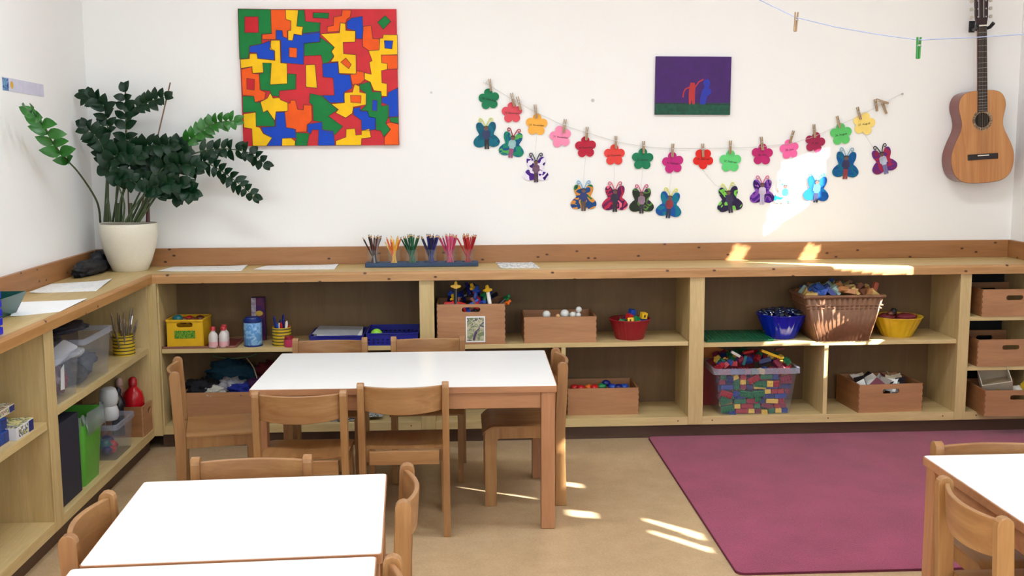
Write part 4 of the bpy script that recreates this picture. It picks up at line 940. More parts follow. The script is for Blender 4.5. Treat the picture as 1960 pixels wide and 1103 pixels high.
for i in range(7):
    o = MB().box(-.115, .115, -.105, .105, 0, .0022).build('paper', PRN if i % 2 else plain('paper_grey', '#a9abb0', .7)); o.location = (1.29+.006*(i % 3)-.005, -.20, z1+.028+.0045*i); o.rotation_euler = (R_(2.0), R_(-1.5+.5*i), R_(3*(i % 3)-3))
    tag(o, 'sheet in the loose stack of papers in the flat navy basket', 'paper', 'papers in the navy basket')
b2 = holed_basket('toy_basket', 'navy basket with square holes holding a lime ball beside the upright post', 1.445, 1.705, -.355, -.08, z1, .062)
o = MB().lathe([(0, -.031)] + [(.031*math.sin(PI*i/12), -.031*math.cos(PI*i/12)) for i in range(1, 12)] + [(0, .031)], 24).build('ball', plain('lime', '#8ccf3a', .4), smooth=True); o.location = (1.492, -.30, z1+.047); tag(o, 'lime green ball in the navy basket with square holes', 'ball')

# ---- left bay, lower shelf: box of dressing-up clothes
zb = BASE
bx = crate('costume_box', 'large wooden box of dressing-up clothes at floor level in the left bay', .75, -.35, zb, .49, .29, .165, handle=False)
for i, (c, x, y, zz, r, nm) in enumerate([('#17171c', -.17, .12, .19, (.085,.09,.05), 'black cloth'), ('#b9b6ac', -.10, .06, .185, (.055,.05,.035), 'off-white cloth'), ('#8a8a92', -.02, .13, .20, (.07,.06,.045), 'grey cloth'), ('#16247a', .06, .09, .185, (.085,.07,.04), 'royal blue cloth'),
        ('#3a1440', .14, .10, .20, (.08,.08,.055), 'purple cloth'), ('#551018', .17, .20, .24, (.08,.05,.07), 'dark red bag'), ('#103648', -.02, .21, .25, (.13,.045,.07), 'dark teal cloth')]):
    o = MB().blob((0, 0, 0), r, .45, 2.6, i*4.1+1, 4).build('cloth', plain('cloth_'+nm.replace(' ', '_').replace('-', '_'), c, .85, .3, .2, 25, .5), smooth='all'); o.location = Vector((.75+x, -.35+y, zb+zz-.03)); tag(o, nm + ' crumpled in the large costume box', 'cloth', 'clothes in the costume box')
MBc = MB().tube(smooth_path([(.80, -.16, .42), (.84, -.20, .38), (.86, -.25, .355), (.875, -.28, .33)], 5), .003, 6).build('drawstring', plain('cord_cream', '#b8a888', .8)); tag(MBc, 'cream drawstring hanging from the dark red bag', 'cord')
MBc = MB().tube(smooth_path([(.62, -.14, .43), (.70, -.15, .418), (.80, -.16, .425), (.85, -.15, .44)], 5), .0035, 6).build('hoop_edge', plain('hoop', '#5f7a5a', .6)); tag(MBc, 'green rod lying across the clothes in the costume box', 'rod')
o = MB().blob((0, 0, 0), (.022, .05, .10), .3, 2, 5, 3, -.095).build('black_strap', plain('black_cloth', '#14141a', .65), smooth='all'); o.location = (.455, -.25, zb+.096); tag(o, 'black cloth bundle between the corner post and the costume box', 'cloth')
for i in range(5):
    o = MB().box(-.10, .10, -.07, .07, 0, .004).build('magazine', patchy('magazine_%d' % (i % 3), [['#c8c8c6', '#5f6468', '#e6e6e4'], ['#9aa0a4', '#e8e8e6', '#3a3c40'], ['#d8d4c8', '#8a8478', '#f0f0ee']][i % 3], 40)); o.location = (1.26+.05*(i % 2)+.10*(i > 2), -.27, zb+.0005+.006*i); o.rotation_euler = (0, 0, R_(7*i-12)); tag(o, 'printed magazine in the low pile seen beneath the long table', 'magazine', 'magazines on the bottom board')

# ---- middle bay, upper
zA = z1
cr1 = crate('toy_box', 'tall wooden box with a photo on its front, full of construction rods', 1.978, -.362, zA, .348, .26, .208, hw_=.047, hz=.18)
ph = thing('photo_card', 'white framed photo stuck on the front of the tall toy box', 'photo', (2.0, -.3632, zA+.012)); 
MB().box(-.049, .049, -.001, 0, 0, .134).build('card', PAPER, ph); MB().box(-.043, .043, -.0016, -.001, .007, .127).build('picture', patchy('photo_pic', ['#7c8868', '#a8a888', '#c2bca0', '#5c5a68', '#94a080'], 30), ph)
mb = MB(); mb.tube([(-.01, -.0025, .012), (.002, -.0025, .055)], .006, 6).tube([(.002, -.0025, .055), (.022, -.0025, .075)], .003, 6).build('pictured_toy', plain('pic_violet', '#5a4470', .5), ph)
def rod_toy(col1, col2, loc, d, L, label, star=True):
    t = thing('construction_rod', label, 'toy', loc, group='construction rods in the tall box'); dd = Vector(d).normalized(); t.rotation_euler = dd.to_track_quat('Z', 'Y').to_euler()
    MB().tube([(0, 0, 0), (0, 0, L)], .010, 8).build('rod', PLA[col1], t, smooth=True)
    if star:
        P = []
        for i in range(24): a = 2*PI*i/24; r = .020*(1+.38*math.cos(4*a)); P.append((r*math.cos(a), r*math.sin(a)))
        MB().prism([(x, y+L+.012) for x, y in P], -.007, .007).build('connector', PLA[col2], t, bevel=.002)
    return t
RT = [('dark','yellow',872,580,.02,.06,545,'upright dark rod with a yellow connector, leftmost at the top'), ('dark','yellow',880,588,-.3,.03,568,'low dark rod with a yellow connector at the left'), ('blue','blue',905,588,.2,.09,553,'blue rod with a blue connector in the middle'), ('red','yellow',922,590,-.5,.085,548,'red rod with a yellow connector at the centre'),
      ('green','green',925,592,.1,.05,562,'short green rod with a green connector'), ('white','yellow',940,588,-.2,.075,552,'white rod topped by a yellow connector at the right'), ('blue','orange',945,592,.7,.05,574,'blue rod with an orange connector leaning right'), ('dark','green',957,592,.3,.06,566,'dark rod with a green connector, rightmost'),
      ('blue','blue',888,590,-.6,.07,560,'blue rod leaning left behind the rim'), ('teal','blue',912,592,.6,.06,570,'teal rod leaning right near the handle')]
for i, (c1, c2, px, py, lx, L, tp, lb) in enumerate(RT):
    y = -.340 + .018*(i % 5); a = U(px, py, y=y); a.z = zA+.165; a.x = min(max(a.x, 1.85), 2.09)
    e = U(px + lx*30, tp+8, y=y+.02); rod_toy(c1, c2, a, e-a, (e-a).length, lb + ', in the tall toy box', True)
for i in range(34):
    o = MB().tube([(-.035, 0, 0), (.035, 0, 0)], .010, 8).build('construction_rod', PLA[['blue','darkblue','red','dark','brown','blue'][i % 6]], smooth=True); o.location = (1.862+.232*((i*.618) % 1), -.325+.034*((i*3) % 6), zA+.175+.016*((i*7) % 4)+.045*math.sin(PI*((i*.618) % 1))*(i % 2)); o.rotation_euler = (random.uniform(-.5, .5), random.uniform(-1.1, 1.1), random.uniform(0, PI)); tag(o, '%s loose rod lying under the others in the tall toy box' % ['blue','navy','red','black','brown','blue'][i % 6], 'toy', 'loose rods in the tall box')
cr2 = crate('toy_box', 'low wooden box with white balls inside on the middle shelf', 2.435, -.350, zA, .373, .255, .135, handle=False)
for i, (px, r, y) in enumerate(((1046,.021,-.30), (1081,.024,-.29), (1096,.016,-.32), (1107,.014,-.31), (1068,.012,-.33), (1100,.013,-.27))):
    o = MB().lathe([(0, -r)] + [(r*math.sin(PI*k/10), -r*math.cos(PI*k/10)) for k in range(1, 10)] + [(0, r)], 20).build('ball', plain('ball_white', '#d8d8d4', .5) if i != 4 else plain('ball_tan', '#c49a6a', .5), smooth=True); o.location = (U(px, 600, y=y).x, y, zA+.128+(.012 if r > .015 else .008)); tag(o, ['left large white ball', 'middle large white ball', 'medium white ball beside the small ones', 'small white ball at the right', 'small tan ball between the white ones', 'small white ball behind the right ones'][i] + ' in the low wooden box', 'ball', 'balls in the low wooden box')
o = MB().lathe([(0, -.016)] + [(.016*math.sin(PI*k/10), -.016*math.cos(PI*k/10)) for k in range(1, 10)] + [(0, .016)], 20).build('ball', plain('ball_white', '#d8d8d4', .5), smooth=True); o.location = (U(1108, 594, y=-.30).x, -.295, zA+.163); tag(o, 'white ball resting highest on the others in the low wooden box', 'ball', 'balls in the low wooden box')
def woven(name, label, x, y, z, r0, r1, h_, mat, nf=28, cat='basket', sx=1.0, group=None):
    b = thing(name, label, cat, (x, y, z), group=group); mb = MB()
    mb.lathe([(0, 0), (r0, 0)] + [(r0+(r1-r0)*k/8+(.0014 if k % 2 else -.0008), h_*k/8) for k in range(1, 9)] + [(r1+.003, h_), (r1+.003, h_+.004), (r1-.003, h_+.004), (r1-.005, h_-.002), (r0-.003, .004), (0, .004)], nf*4, flute=.012, nf=nf)
    o = mb.build('bowl_wall', mat, b, smooth=True)
    MB().lathe([(r1-.002, h_-.001), (r1+.005, h_), (r1+.006, h_+.004), (r1+.003, h_+.007), (r1-.002, h_+.006)], 40).build('rim', mat, b, smooth=True)
    b.scale = (sx, 1, 1); return b
rb = woven('red_basket', 'round red basket full of coloured cubes on the middle shelf', 2.81, -.245, zA, .072, .104, .100, plain('woven_red', '#8e1620', .45))
CB = [('yellow',1220,636,-.335,24), ('yellow',1208,614,-.31,-10), ('yellow',1232,604,-.27,8), ('yellow',1212,634,-.33,-20), ('red',1205,607,-.28,15), ('green',1190,618,-.29,30), ('green',1217,612,-.29,-25), ('blue',1210,598,-.25,10), ('blue',1244,613,-.26,35), ('green',1197,621,-.25,0), ('yellow',1222,622,-.30,10), ('red',1225,618,-.20,30), ('blue',1200,612,-.19,5)]
c0 = None
for i, (c, px, py, y, a) in enumerate([CB[k] for k in (10, 1, 2, 5, 4, 6, 7, 8, 9, 11, 12)]):
    mb = MB(); mb.box(-.0155, .0155, -.0155, .0155, -.0155, .0155); o = mb.build('letter_cube', PLA[c], bevel=.002)
    q = U(px, py, y=y); rr = Vector((q.x-2.81, y+.245)); 
    if rr.length > .075: rr = rr.normalized()*.075
    o.location = (2.81+rr.x, -.245+rr.y, max(zA+.085, min(q.z, zA+.15))); o.rotation_euler = (R_(a), R_(a*.6), R_(a*2)); tag(o, '%s plastic cube in the round red basket, %s' % (c, ['front centre', 'front left of centre', 'standing highest at the right', 'at the left rim', 'near the top centre', 'in the middle', 'on top at the back', 'at the right rim', 'second from the left', 'behind the middle', 'behind on the left'][i]), 'cube', 'cubes in the red basket')
    if c == 'yellow': MB().box(-.004, .004, -.0162, -.0155, -.007, .007).build('letter', INK, o)
for i in range(9):
    a = 2.4*i; o = MB().box(-.015, .015, -.015, .015, -.015, .015).build('letter_cube', PLA[['red','green','blue','yellow'][i % 4]], bevel=.002); o.location = (2.81+.05*math.sqrt(i/9)*math.cos(a), -.245+.05*math.sqrt(i/9)*math.sin(a), zA+.062); o.rotation_euler = (a, a, a); tag(o, '%s cube half hidden beneath the others in the red basket' % ['red','green','blue','yellow'][i % 4], 'cube', 'cubes deep in the red basket')
# ---- middle bay, lower
cr3 = crate('toy_box', 'wooden box with red and blue toys at floor level behind the long table', 2.665, -.300, zb, .375, .25, .142, handle=False)
for i, (c, px, y, dz) in enumerate((('red',1112,-.27,0), ('orange',1128,-.25,-.002), ('red',1138,-.27,.002), ('green',1152,-.26,.006), ('darkblue',1160,-.24,.018), ('blue',1172,-.25,0), ('darkblue',1184,-.26,.0), ('blue',1195,-.24,-.004), ('red',1100,-.24,-.003))):
    o = MB().blob((0, 0, 0), (.024, .022, .017), .25, 2, i+3, 2).build('small_toy', PLA[c], smooth='all'); o.location = (U(px, 730, y=y).x, y, zb+.138+dz); tag(o, '%s toy piece in the floor level box, %s' % (c, ['second from the left', 'orange between the reds', 'right of the orange one', 'beside the tallest', 'sticking up highest', 'right of the tallest', 'third from the right end', 'near the right end', 'leftmost'][i]), 'toy', 'toys in the floor level box')
# ---- right bay, upper shelf
zC = .5025
for i in range(3):
    t = thing('building_plate', '', 'building plate', (3.192+.004*i, -.352, zC+.0045*i), R_(-.6*i), group='green building plates')
    t['label'] = ['bottom green studded plate of the pile on the right bay shelf', 'middle green studded plate of the pile on the right bay shelf', 'top green studded plate, its rows of studs in view'][i]
    MB().box(0, .35, 0, .30, 0, .003).build('plate', plain('plate_green', '#0f5a38', .4), t, bevel=.0006)
    if i == 2:
        mb = MB()
        for a in range(18):
            for b in range(15): mb.lathe([(.0045, .003), (.0045, .0055), (0, .0055)], 6, Matrix.Translation((.0195*a+.010, .0195*b+.012, 0)))
        mb.build('studs', plain('plate_green', '#0f5a38', .4), t)['kind'] = 'stuff'
def flared_bowl(name, label, x, y, z, r0, r1, h_, mat, nf=20, group='round plastic bowls'):
    b = thing(name, label, 'bowl', (x, y, z), group=group)
    mb = MB(); P = [(0, 0), (r0, 0)] + [(r0+(r1-r0)*(k/6)**.9, h_*k/6) for k in range(1, 7)]
    mb.lathe(P + [(r1+.005, h_+.001), (r1+.005, h_+.005), (r1-.002, h_+.005)] + [(r-.0035, zz+.003) for r, zz in P[:0:-1]] + [(0, .004)], nf*4, flute=.018, nf=nf)
    mb.build('bowl_wall', mat, b, smooth=True); return b
bb = flared_bowl('blue_bowl', 'shiny blue fluted bowl heaped with silver pieces beside the wicker basket', 3.622, -.225, zC, .074, .128, .125, plain('bowl_blue', '#0b1ca0', .12, .6))
sm = [plain('silver', '#c8ccd0', .2, metal=1), plain('silver_blue', '#6c86a0', .25, metal=.8), plain('navy_piece', '#1a2250', .3)]
pz = None
for i in range(70):
    m = sm[i % 3]; 
    if i < 3: o = MB().prism([(a*1.0, b*.7) for a, b in circle(0, 0, .016, 8)], 0, .004, 'xy').build('shiny_piece', m, bevel=.001); pz = (pz or []) + [o]
    else: o = pz[i % 3].copy(); COL.objects.link(o)
    a = 2.399*i; rr = .118*math.sqrt((i+.5)/70); o.location = (3.622+rr*math.cos(a), -.225+rr*math.sin(a), zC+.122+.022*(1-(rr/.12)**2)+.004*(i % 3)); o.rotation_euler = (random.uniform(-.5, .5), random.uniform(-.5, .5), a)
    tag(o, '%s glittering chip heaped in the blue bowl' % ['silver', 'blue grey', 'navy'][i % 3], 'chip', 'chips heaped in the blue bowl')

yb = flared_bowl('yellow_bowl', 'yellow fluted bowl with red pieces near the upright right of the wicker basket', 4.245, -.23, zC, .074, .126, .103, plain('bowl_yellow', '#d8b020', .35))
for i, (c, dx, dy, dz, r) in enumerate((('red', -.06, .0, .10, (.045,.04,.022)), ('red', .05, .0, .10, (.055,.045,.020)), ('red', .0, .05, .09, (.05,.04,.022)), ('dark', -.025, -.01, .128, (.018,.015,.02)), ('red', .0, -.05, .085, (.05,.03,.018)), ('brown', -.045, -.02, .122, (.02,.016,.014)))):
    o = MB().blob((0, 0, 0), r, .25, 2, i+1.5, 3).build('toy_piece', plain('toy_maroon', '#7c2630', .6) if c == 'red' else PLA[c], smooth='all'); o.location = (4.245+dx, -.23+dy, zC+dz)
    tag(o, ['dark red lump at the left in the yellow bowl', 'dark red lump at the right in the yellow bowl', 'dark red lump at the back of the yellow bowl', 'black piece sticking up in the yellow bowl', 'dark red lump at the front of the yellow bowl', 'brown piece beside the black one in the yellow bowl'][i], 'toy', 'pieces in the yellow bowl')
# brown plastic-wicker basket, rectangular and tapered
WK = plain('wicker_brown', '#7e583e', .4, .5, .12, 40)
wb = thing('wicker_basket', 'big brown woven basket overflowing with wooden blocks on the right bay shelf', 'basket', (3.905, -.365, zC))
def taper(mb, x0, x1, d0, d1, z0_, z1_, wv=.004, n=44, th=.0):
    """four ribbed walls of a tapered box as one closed surface"""
    def ring(u, off, zz):
        w_ = (x0+(x1-x0)*u) - off; d_ = (d0+(d1-d0)*u) - off; c = []; per = [(-w_/2, -off*0), (w_/2, 0)]
        pts = []
        for side in range(4):
            for k in range(n//4*2 if side % 2 == 0 else n//4):
                m = n//4*2 if side % 2 == 0 else n//4; f = k/m
                if side == 0: p = (-w_/2+w_*f, off); nrm = (0, -1)
                elif side == 1: p = (w_/2, off+d_*f); nrm = (1, 0)
                elif side == 2: p = (w_/2-w_*f, off+d_); nrm = (0, 1)
                else: p = (-w_/2, off+d_*(1-f)); nrm = (-1, 0)
                b = wv*(1 if k % 2 else 0); pts.append(Vector((p[0]+nrm[0]*b, p[1]+nrm[1]*b - (d_-d0)*.35, zz)))
        return [mb.bm.verts.new(p) for p in pts]
    R0 = ring(0, 0, z0_); R1 = ring(1, 0, z1_); I1 = ring(1, .008, z1_); I0 = ring(0, .008, z0_+.006)
    for A, B in ((R0, R1), (R1, I1), (I1, I0)):
        for k in range(len(A)): mb.bm.faces.new((A[k], A[(k+1) % len(A)], B[(k+1) % len(B)], B[k]))
    mb.bm.faces.new(R0); mb.bm.faces.new(I0)
    return mb
taper(MB(), .278, .408, .22, .255, 0, .232, .0075, 60).build('woven_wall', WK, wb, smooth='all', bevel=0)
def rect_ring(w_, d_, y0_, z_, r, name, zb_=0):
    pts = [(-w_/2, y0_, z_), (w_/2, y0_, z_), (w_/2, y0_+d_, z_), (-w_/2, y0_+d_, z_), (-w_/2, y0_, z_)]
    MB().tube(pts, r, 8).build(name, WK, wb, smooth=True)
rect_ring(.418, .262, -.016, .234, .009, 'rim'); rect_ring(.400, .256, -.013, .188, .0045, 'braid'); rect_ring(.388, .250, -.011, .172, .004, 'braid')
WB = [('wood_yellow', '#c9a860'), ('blue', None), ('darkblue', None), ('pale', '#8fb0a8'), ('tan', '#a8683c'), ('wood_yellow', None), ('brown', None), ('tan', None)]
bm_ = [plain('block_yellow', '#cfae6a', .55), plain('block_blue', '#3a5cb0', .5), plain('block_navy', '#26367c', .5), plain('block_pale', '#9cb8b0', .5), plain('block_tan', '#b07848', .55), plain('block_brown', '#6c3c28', .55)]
shp = [[(-.03,-.012),(.03,-.012),(.03,.012),(-.03,.012)], [(-.025,-.02),(.025,-.02),(.025,.0),(.012,.0),(0,.012),(-.012,0),(-.025,0)][::1], [(-.02,-.02),(.02,-.02),(0,.02)]]
nm_ = ['pale yellow', 'blue', 'navy', 'pale green', 'tan', 'dark brown']
k = 0
for i in range(11):
    for j in range(5):
        c = [0,1,1,2,3,4,4,0,5,4,0][i] if j < 3 else (i*3+j) % 6
        o = MB().prism(shp[(i+j) % 3 if (i+j) % 5 else 0], -.012, .012).build('wooden_block', bm_[c], bevel=.002)
        x = 3.905 - .165 + .033*i; y = -.355 + .052*j; zz = zC + .232 + .022*math.sin(PI*(i+.5)/11) + .012*math.sin(PI*(j+.5)/5) + .006*((i*7+j*3) % 3)
        o.location = (x, y, zz); o.rotation_euler = (random.uniform(-.6, .6), random.uniform(-1.2, 1.2), random.uniform(-.8, .8))
        tag(o, '%s wooden block heaped in the brown woven basket, %s' % (nm_[c], ['front row', 'second row', 'middle row', 'fourth row', 'back row'][j]), 'block', 'blocks in the brown woven basket')
o = MB().box(-.012, .012, -.01, .01, -.045, .045).build('wooden_block', plain('block_red', '#9a4a34', .55), bevel=.002); o.location = (4.075, -.33, zC+.258); o.rotation_euler = (.1, R_(12), .2); tag(o, 'upright reddish block at the right end of the brown woven basket', 'block', 'blocks in the brown woven basket')
o = MB().prism([(-.006,-.055),(.006,-.055),(.006,.055),(-.006,.055)], -.004, .004).build('bar_toy', PLA['teal']); o.location = (3.905, -.2, zC+.28); o.rotation_euler = (0, R_(85), 0); tag(o, 'flat teal stick on top of the blocks', 'toy')

# ---- right bay, lower left: clear tub full of bricks
CLR = clear('clear_tub', '#cfd4e2', .12, .90)
tb = thing('brick_tub', 'clear plastic tub full of coloured building bricks at floor level', 'tub', (3.458, -.345, zb))
def clear_tub(t, w0, w1, d0, d1, h_, mat=CLR, rimh=.028, lip=.012, th=.0025, foot=.0):
    mb = MB()
    def ring(w_, d_, zz, r=.014):
        return [mb.bm.verts.new((a, b + d0/2, zz)) for a, b in rrect(-w_/2, w_/2, -d_/2, d_/2, r, 3)]
    Rs = [ring(w0, d0, 0), ring(w1, d1, h_), ]
    for A, B in zip(Rs, Rs[1:]):
        for k in range(len(A)): mb.bm.faces.new((A[k], A[(k+1) % len(A)], B[(k+1) % len(B)], B[k]))
    mb.bm.faces.new(Rs[0][::-1]); mb.build('tub_wall', mat, t, smooth=True)
    o_ = [(a, b+d0/2) for a, b in rrect(-w1/2-lip, w1/2+lip, -d1/2-lip, d1/2+lip, .018, 3)]; i_ = [(a, b+d0/2) for a, b in rrect(-w1/2+.001, w1/2-.001, -d1/2+.001, d1/2-.001, .014, 3)]
    o2 = [(a, b+d0/2) for a, b in rrect(-w1/2-lip+.003, w1/2+lip-.003, -d1/2-lip+.003, d1/2+lip-.003, .016, 3)]
    MB().prism(o_, h_-.002, h_+.001, 'xy', holes=[i_]).prism(o_, h_-rimh, h_-.002, 'xy', holes=[o2]).build('rim', clear('clear_rim', '#c4cade', .2, .76), t)
clear_tub(tb, .375, .435, .25, .285, .248)
BC = [('red', '#9c1c2c'), ('blue', '#20408c'), ('green', '#166a44'), ('yellow', '#dcb850'), ('wine red', '#7c2038'), ('navy', '#1c2a66')]
bmats = [plain('brick_'+n.replace(' ', '_'), c, .4, var=.04) for n, c in BC]
bp = {}
nb = 0; seqs = [0,1,2,4,3,3,5,0,2,1,4,0,5,3,2,0,1,4]
def get_brick(c, big):
    key = (c, big)
    if key not in bp: bp[key] = brick_mesh(4 if big else 2, 2, .0158, .0232).build('building_brick', bmats[c], bevel=.0009); return bp[key]
    o = bp[key].copy(); COL.objects.link(o); return o
for lz in range(9):
    zz = zb + .005 + .0262*lz; wd = .350 + .055*lz/9
    for ly in range(2):
        x = -wd/2 + random.uniform(0, .012); k = 0
        while x < wd/2 - .03:
            big = random.random() < .45 and x < wd/2 - .064; w_ = .0636 if big else .032
            c = seqs[random.randrange(18)]; o = get_brick(c, big); nb += 1
            o.location = (3.458 + x + w_/2, -.345 + .0195 - .0155*lz/9 + (.0 if ly == 0 else .040), zz)
            tilt = random.random()
            if tilt < .26 and not big: o.rotation_euler = (R_(90), 0, 0); o.location.y += .014; o.location.z += .012
            elif tilt < .48: o.rotation_euler = (R_(90) if random.random() < .5 else 0, R_(random.uniform(-32, 32)), 0); o.location.y += .004
            else: o.rotation_euler = (0, R_(random.uniform(-3, 3)), R_(random.uniform(-3, 3)))
            tag(o, '%s building brick seen through the wall of the clear tub' % BC[c][0], 'brick', 'building bricks in the clear tub'); x += w_ + random.uniform(.001, .006)
for i in range(54):
    c = seqs[(i*7) % 18]; o = get_brick(c, i % 3 == 0)
    x = 3.458 - .185 + .37*((i*.618) % 1); y = -.345 + .02 + .225*((i*.382+.1*(i//9)) % 1); zz = zb + .238 + .012*(i % 3) + .022*math.exp(-((x-3.47)/.12)**2)
    o.location = (x, y, zz); o.rotation_euler = (random.uniform(-.9, .9), random.uniform(-.9, .9), random.uniform(-3, 3)); tag(o, '%s building brick heaped on top of the clear tub' % BC[c][0], 'brick', 'building bricks in the clear tub')
for i, (px, py, y, L, a, c, lb) in enumerate(((1478,679,-.30,.13,-22,'yellow','long yellow beam lying across the bricks at the right of the tub'), (1408,678,-.31,.055,-30,'white','short white bar on the bricks left of centre in the tub'), (1425,690,-.33,.05,75,'teal','small teal piece on the bricks in the tub'), (1432,674,-.22,.06,10,'red','red block on top of the bricks in the tub'), (1492,668,-.24,.05,5,'brown','brown block behind the yellow beam in the tub'))):
    o = MB().box(-L/2, L/2, -.008, .008, -.007, .007).build('toy_beam', PLA[c], bevel=.002); q = U(px, py, y=y); o.location = (q.x, y, max(q.z, zb+.258)); o.rotation_euler = (0, R_(-a), R_(8)); tag(o, lb, 'toy')
o = MB().prism([(0, 0), (.30, 0), (.30, .26), (.05, .33), (0, .33)], 0, .006).build('foam_board', plain('board_orange', '#c9741c', .6), bevel=.001); o.location = (3.186, -.10, zb+.001); o.rotation_euler = (R_(-8), 0, R_(0)); tag(o, 'orange board leaning against the back panel behind the brick tub', 'board')
o = MB().prism([(0, 0), (.33, 0), (.33, .24), (.22, .285), (0, .225)], 0, .006).build('foam_board', plain('board_red', '#8c1c1c', .6), bevel=.001); o.location = (3.188, -.125, zb+.001); o.rotation_euler = (R_(-8), 0, 0); tag(o, 'dark red board leaning in front of the orange one', 'board')
# ---- right bay, lower right: box of cards
cb = crate('card_box', 'wooden box with a handle hole full of cards right of the brick tub', 4.178, -.352, zb, .350, .29, .150, rz=R_(3.5), hw_=.046, hz=.112)
cmats = [plain('card_white', '#e8e8e6', .4), plain('card_cream', '#d8d0b8', .6), plain('card_black', '#1c1820', .4), plain('card_wine', '#6c1c34', .5), plain('card_grey', '#9a948c', .6)]
cn_ = ['white', 'cream', 'black', 'wine red', 'grey']
for i in range(30):
    c = [0, 2, 0, 1, 3, 0, 2, 1, 4, 1][i % 10]; o = MB().box(-.027, .027, -.001, .001, 0, .07).build('card', cmats[c])
    if i < 20: q = Matrix.Rotation(R_(3.5), 3, 'Z') @ Vector((-.125+.0125*i, .06+.045*(i % 4), .098+.016*(i % 3))); o.rotation_euler = (R_(-30-17*(i % 3)), R_(-34+17*(i % 5)), R_(-40+27*(i % 4)))
    else: q = Matrix.Rotation(R_(3.5), 3, 'Z') @ Vector((.02+.009*(i-20), .05+.02*(i-20), .112+.004*(i % 4))); o.rotation_euler = (R_(-12), R_(78+4*(i % 3)), R_(8*(i % 3)))
    o.location = Vector((4.178, -.352, zb)) + q; tag(o, '%s card sticking out of the card box, %s' % (cn_[c], 'in the jumble at the left' if i < 20 else 'lying flat at the right'), 'card', 'cards in the card box')

# ---- right corner: three boxes with handle holes
crate('toy_box', 'topmost wooden box with handle hole in the narrow right corner unit', 4.805, -.3735, .621, .345, .30, .142, hw_=.046, hz=.098)
crate('toy_box', 'middle wooden box with handle hole in the narrow right corner unit', 4.800, -.372, .356, .355, .30, .142, hw_=.046, hz=.100)
cg = crate('toy_box', 'bottom wooden box pulled forward from the narrow right corner unit', 4.800, -.480, zb, .350, .30, .135, rz=R_(-2.5), hw_=.046, hz=.098)
ob = thing('small_box', 'small open white box tilted in the bottom corner box', 'box', (4.742, -.345, zb+.128), rot=(R_(34), R_(-12), R_(-18)))
ob.scale = (1.2, 1.2, 1.1)
WBX = plain('box_offwhite', '#b8ae9c', .6); BXD = plain('box_inside', '#8a7860', .7)
MB().prism([(-.062, -.05), (.062, -.05), (.062, .05), (-.062, .05)], 0, .075, 'xy', holes=[[(-.058, -.046), (.058, -.046), (.058, .046), (-.058, .046)]]).build('box_wall', WBX, ob)
MB().box(-.058, .058, -.046, .046, 0, .003).build('bottom', BXD, ob)
MB().prism([(-.032, -.012), (.032, -.012), (.032, .012), (-.032, .012)], .0032, .006, 'xy').build('dark_insert', BLACK, ob)
MB().prism([(-.02, .015), (.0, .04), (.025, .012)], -.0505, -.0500).build('yellow_mark', plain('mark_yellow', '#c8a040', .6), ob)
for i, (c, dx, dy, dz, r, lb) in enumerate((('#c0a020', .15, .06, .135, (.022,.03,.035), 'mustard yellow piece at the right in the bottom corner box'), ('#d8d4cc', .115, .08, .12, (.03,.03,.02), 'white piece beside the mustard one in the bottom corner box'), ('#5c4030', .06, .14, .12, (.05,.04,.02), 'brown piece at the back of the bottom corner box'), ('#8c3020', .10, .18, .13, (.04,.03,.02), 'rust red piece deep in the bottom corner box'))):
    o = MB().blob((0, 0, 0), r, .25, 2, i+9, 3).build('toy_piece', plain('corner_toy_%d' % i, c, .5), smooth='all'); o.location = (4.72+dx, -.47+dy, zb+dz); tag(o, lb, 'toy', 'toys in the bottom corner box')

# ---- left run, far bay, upper shelf (z .532): bins and brush can
zL = .532
def side_tub(name, label, yc, w_, d_, h_, z, x=.355, rz=-90, contents=(), mat=None, group='clear plastic storage bins'):
    t = thing(name, label, 'storage bin', (x, yc, z), R_(90), group=group)   # local x runs along +y, local depth towards the wall
    clear_tub(t, w_*.90, w_, d_*.9, d_, h_, mat or CLR, .022, .008); return t
CLG = clear('clear_bin', '#b8bcc8', .18, .80)
side_tub('clear_bin', 'nearer clear bin with mauve contents on the upper left shelf', -1.515, .245, .27, .185, zL, mat=CLG)
side_tub('clear_bin', 'farther clear bin with dark blue contents on the upper left shelf', -1.155, .36, .27, .205, zL, mat=CLG)
def bag(name, label, loc, r, col, seed, cat='bag', grp='contents of the clear bins'):
    o = MB().blob((0, 0, 0), r, .3, 2.3, seed, 4).build(name, plain('stuffing_'+col.strip('#'), col, .6, .4, .2, 20, .3), smooth='all'); o.location = loc; tag(o, label, cat, grp); return o
bag('fabric_bundle', 'mauve bundle filling the nearer clear bin', (.23, -1.515, zL+.085), (.10, .09, .075), '#8a7484', 2)
bag('fabric_bundle', 'dark red bundle low in the nearer clear bin', (.29, -1.47, zL+.06), (.05, .055, .05), '#7c3038', 5)
o = MB().prism([(-.022, -.045), (.018, -.05), (.026, .05), (-.01, .035)], 0, .002, 'yz').build('paper_scrap', PAPER); o.location = (.338, -1.515, zL+.085); tag(o, 'white paper scrap inside the nearer clear bin', 'paper')
bag('fabric_bundle', 'dark blue grey bundle filling the farther clear bin', (.24, -1.14, zL+.065), (.09, .145, .06), '#3c4654', 7)
bag('fabric_bundle', 'black bundle at the left of the farther clear bin', (.29, -1.25, zL+.05), (.05, .05, .045), '#1c1e24', 8)
it = thing('clear_lid', 'white lid lying inside the farther clear bin', 'scoop', (.30, -1.22, zL+.13)); MB().blob((0, 0, 0), (.02, .075, .018), .15, 2, 3, 3).build('lid_body', plain('milky', '#d0d4d6', .4), it, smooth='all')  # a clear lid, shaped as a long blob
it = thing('bin_lid', 'loose milky lid resting slanted on the nearer clear bin', 'lid', (.33, -1.50, zL+.178), rot=(R_(14), R_(28), 0))
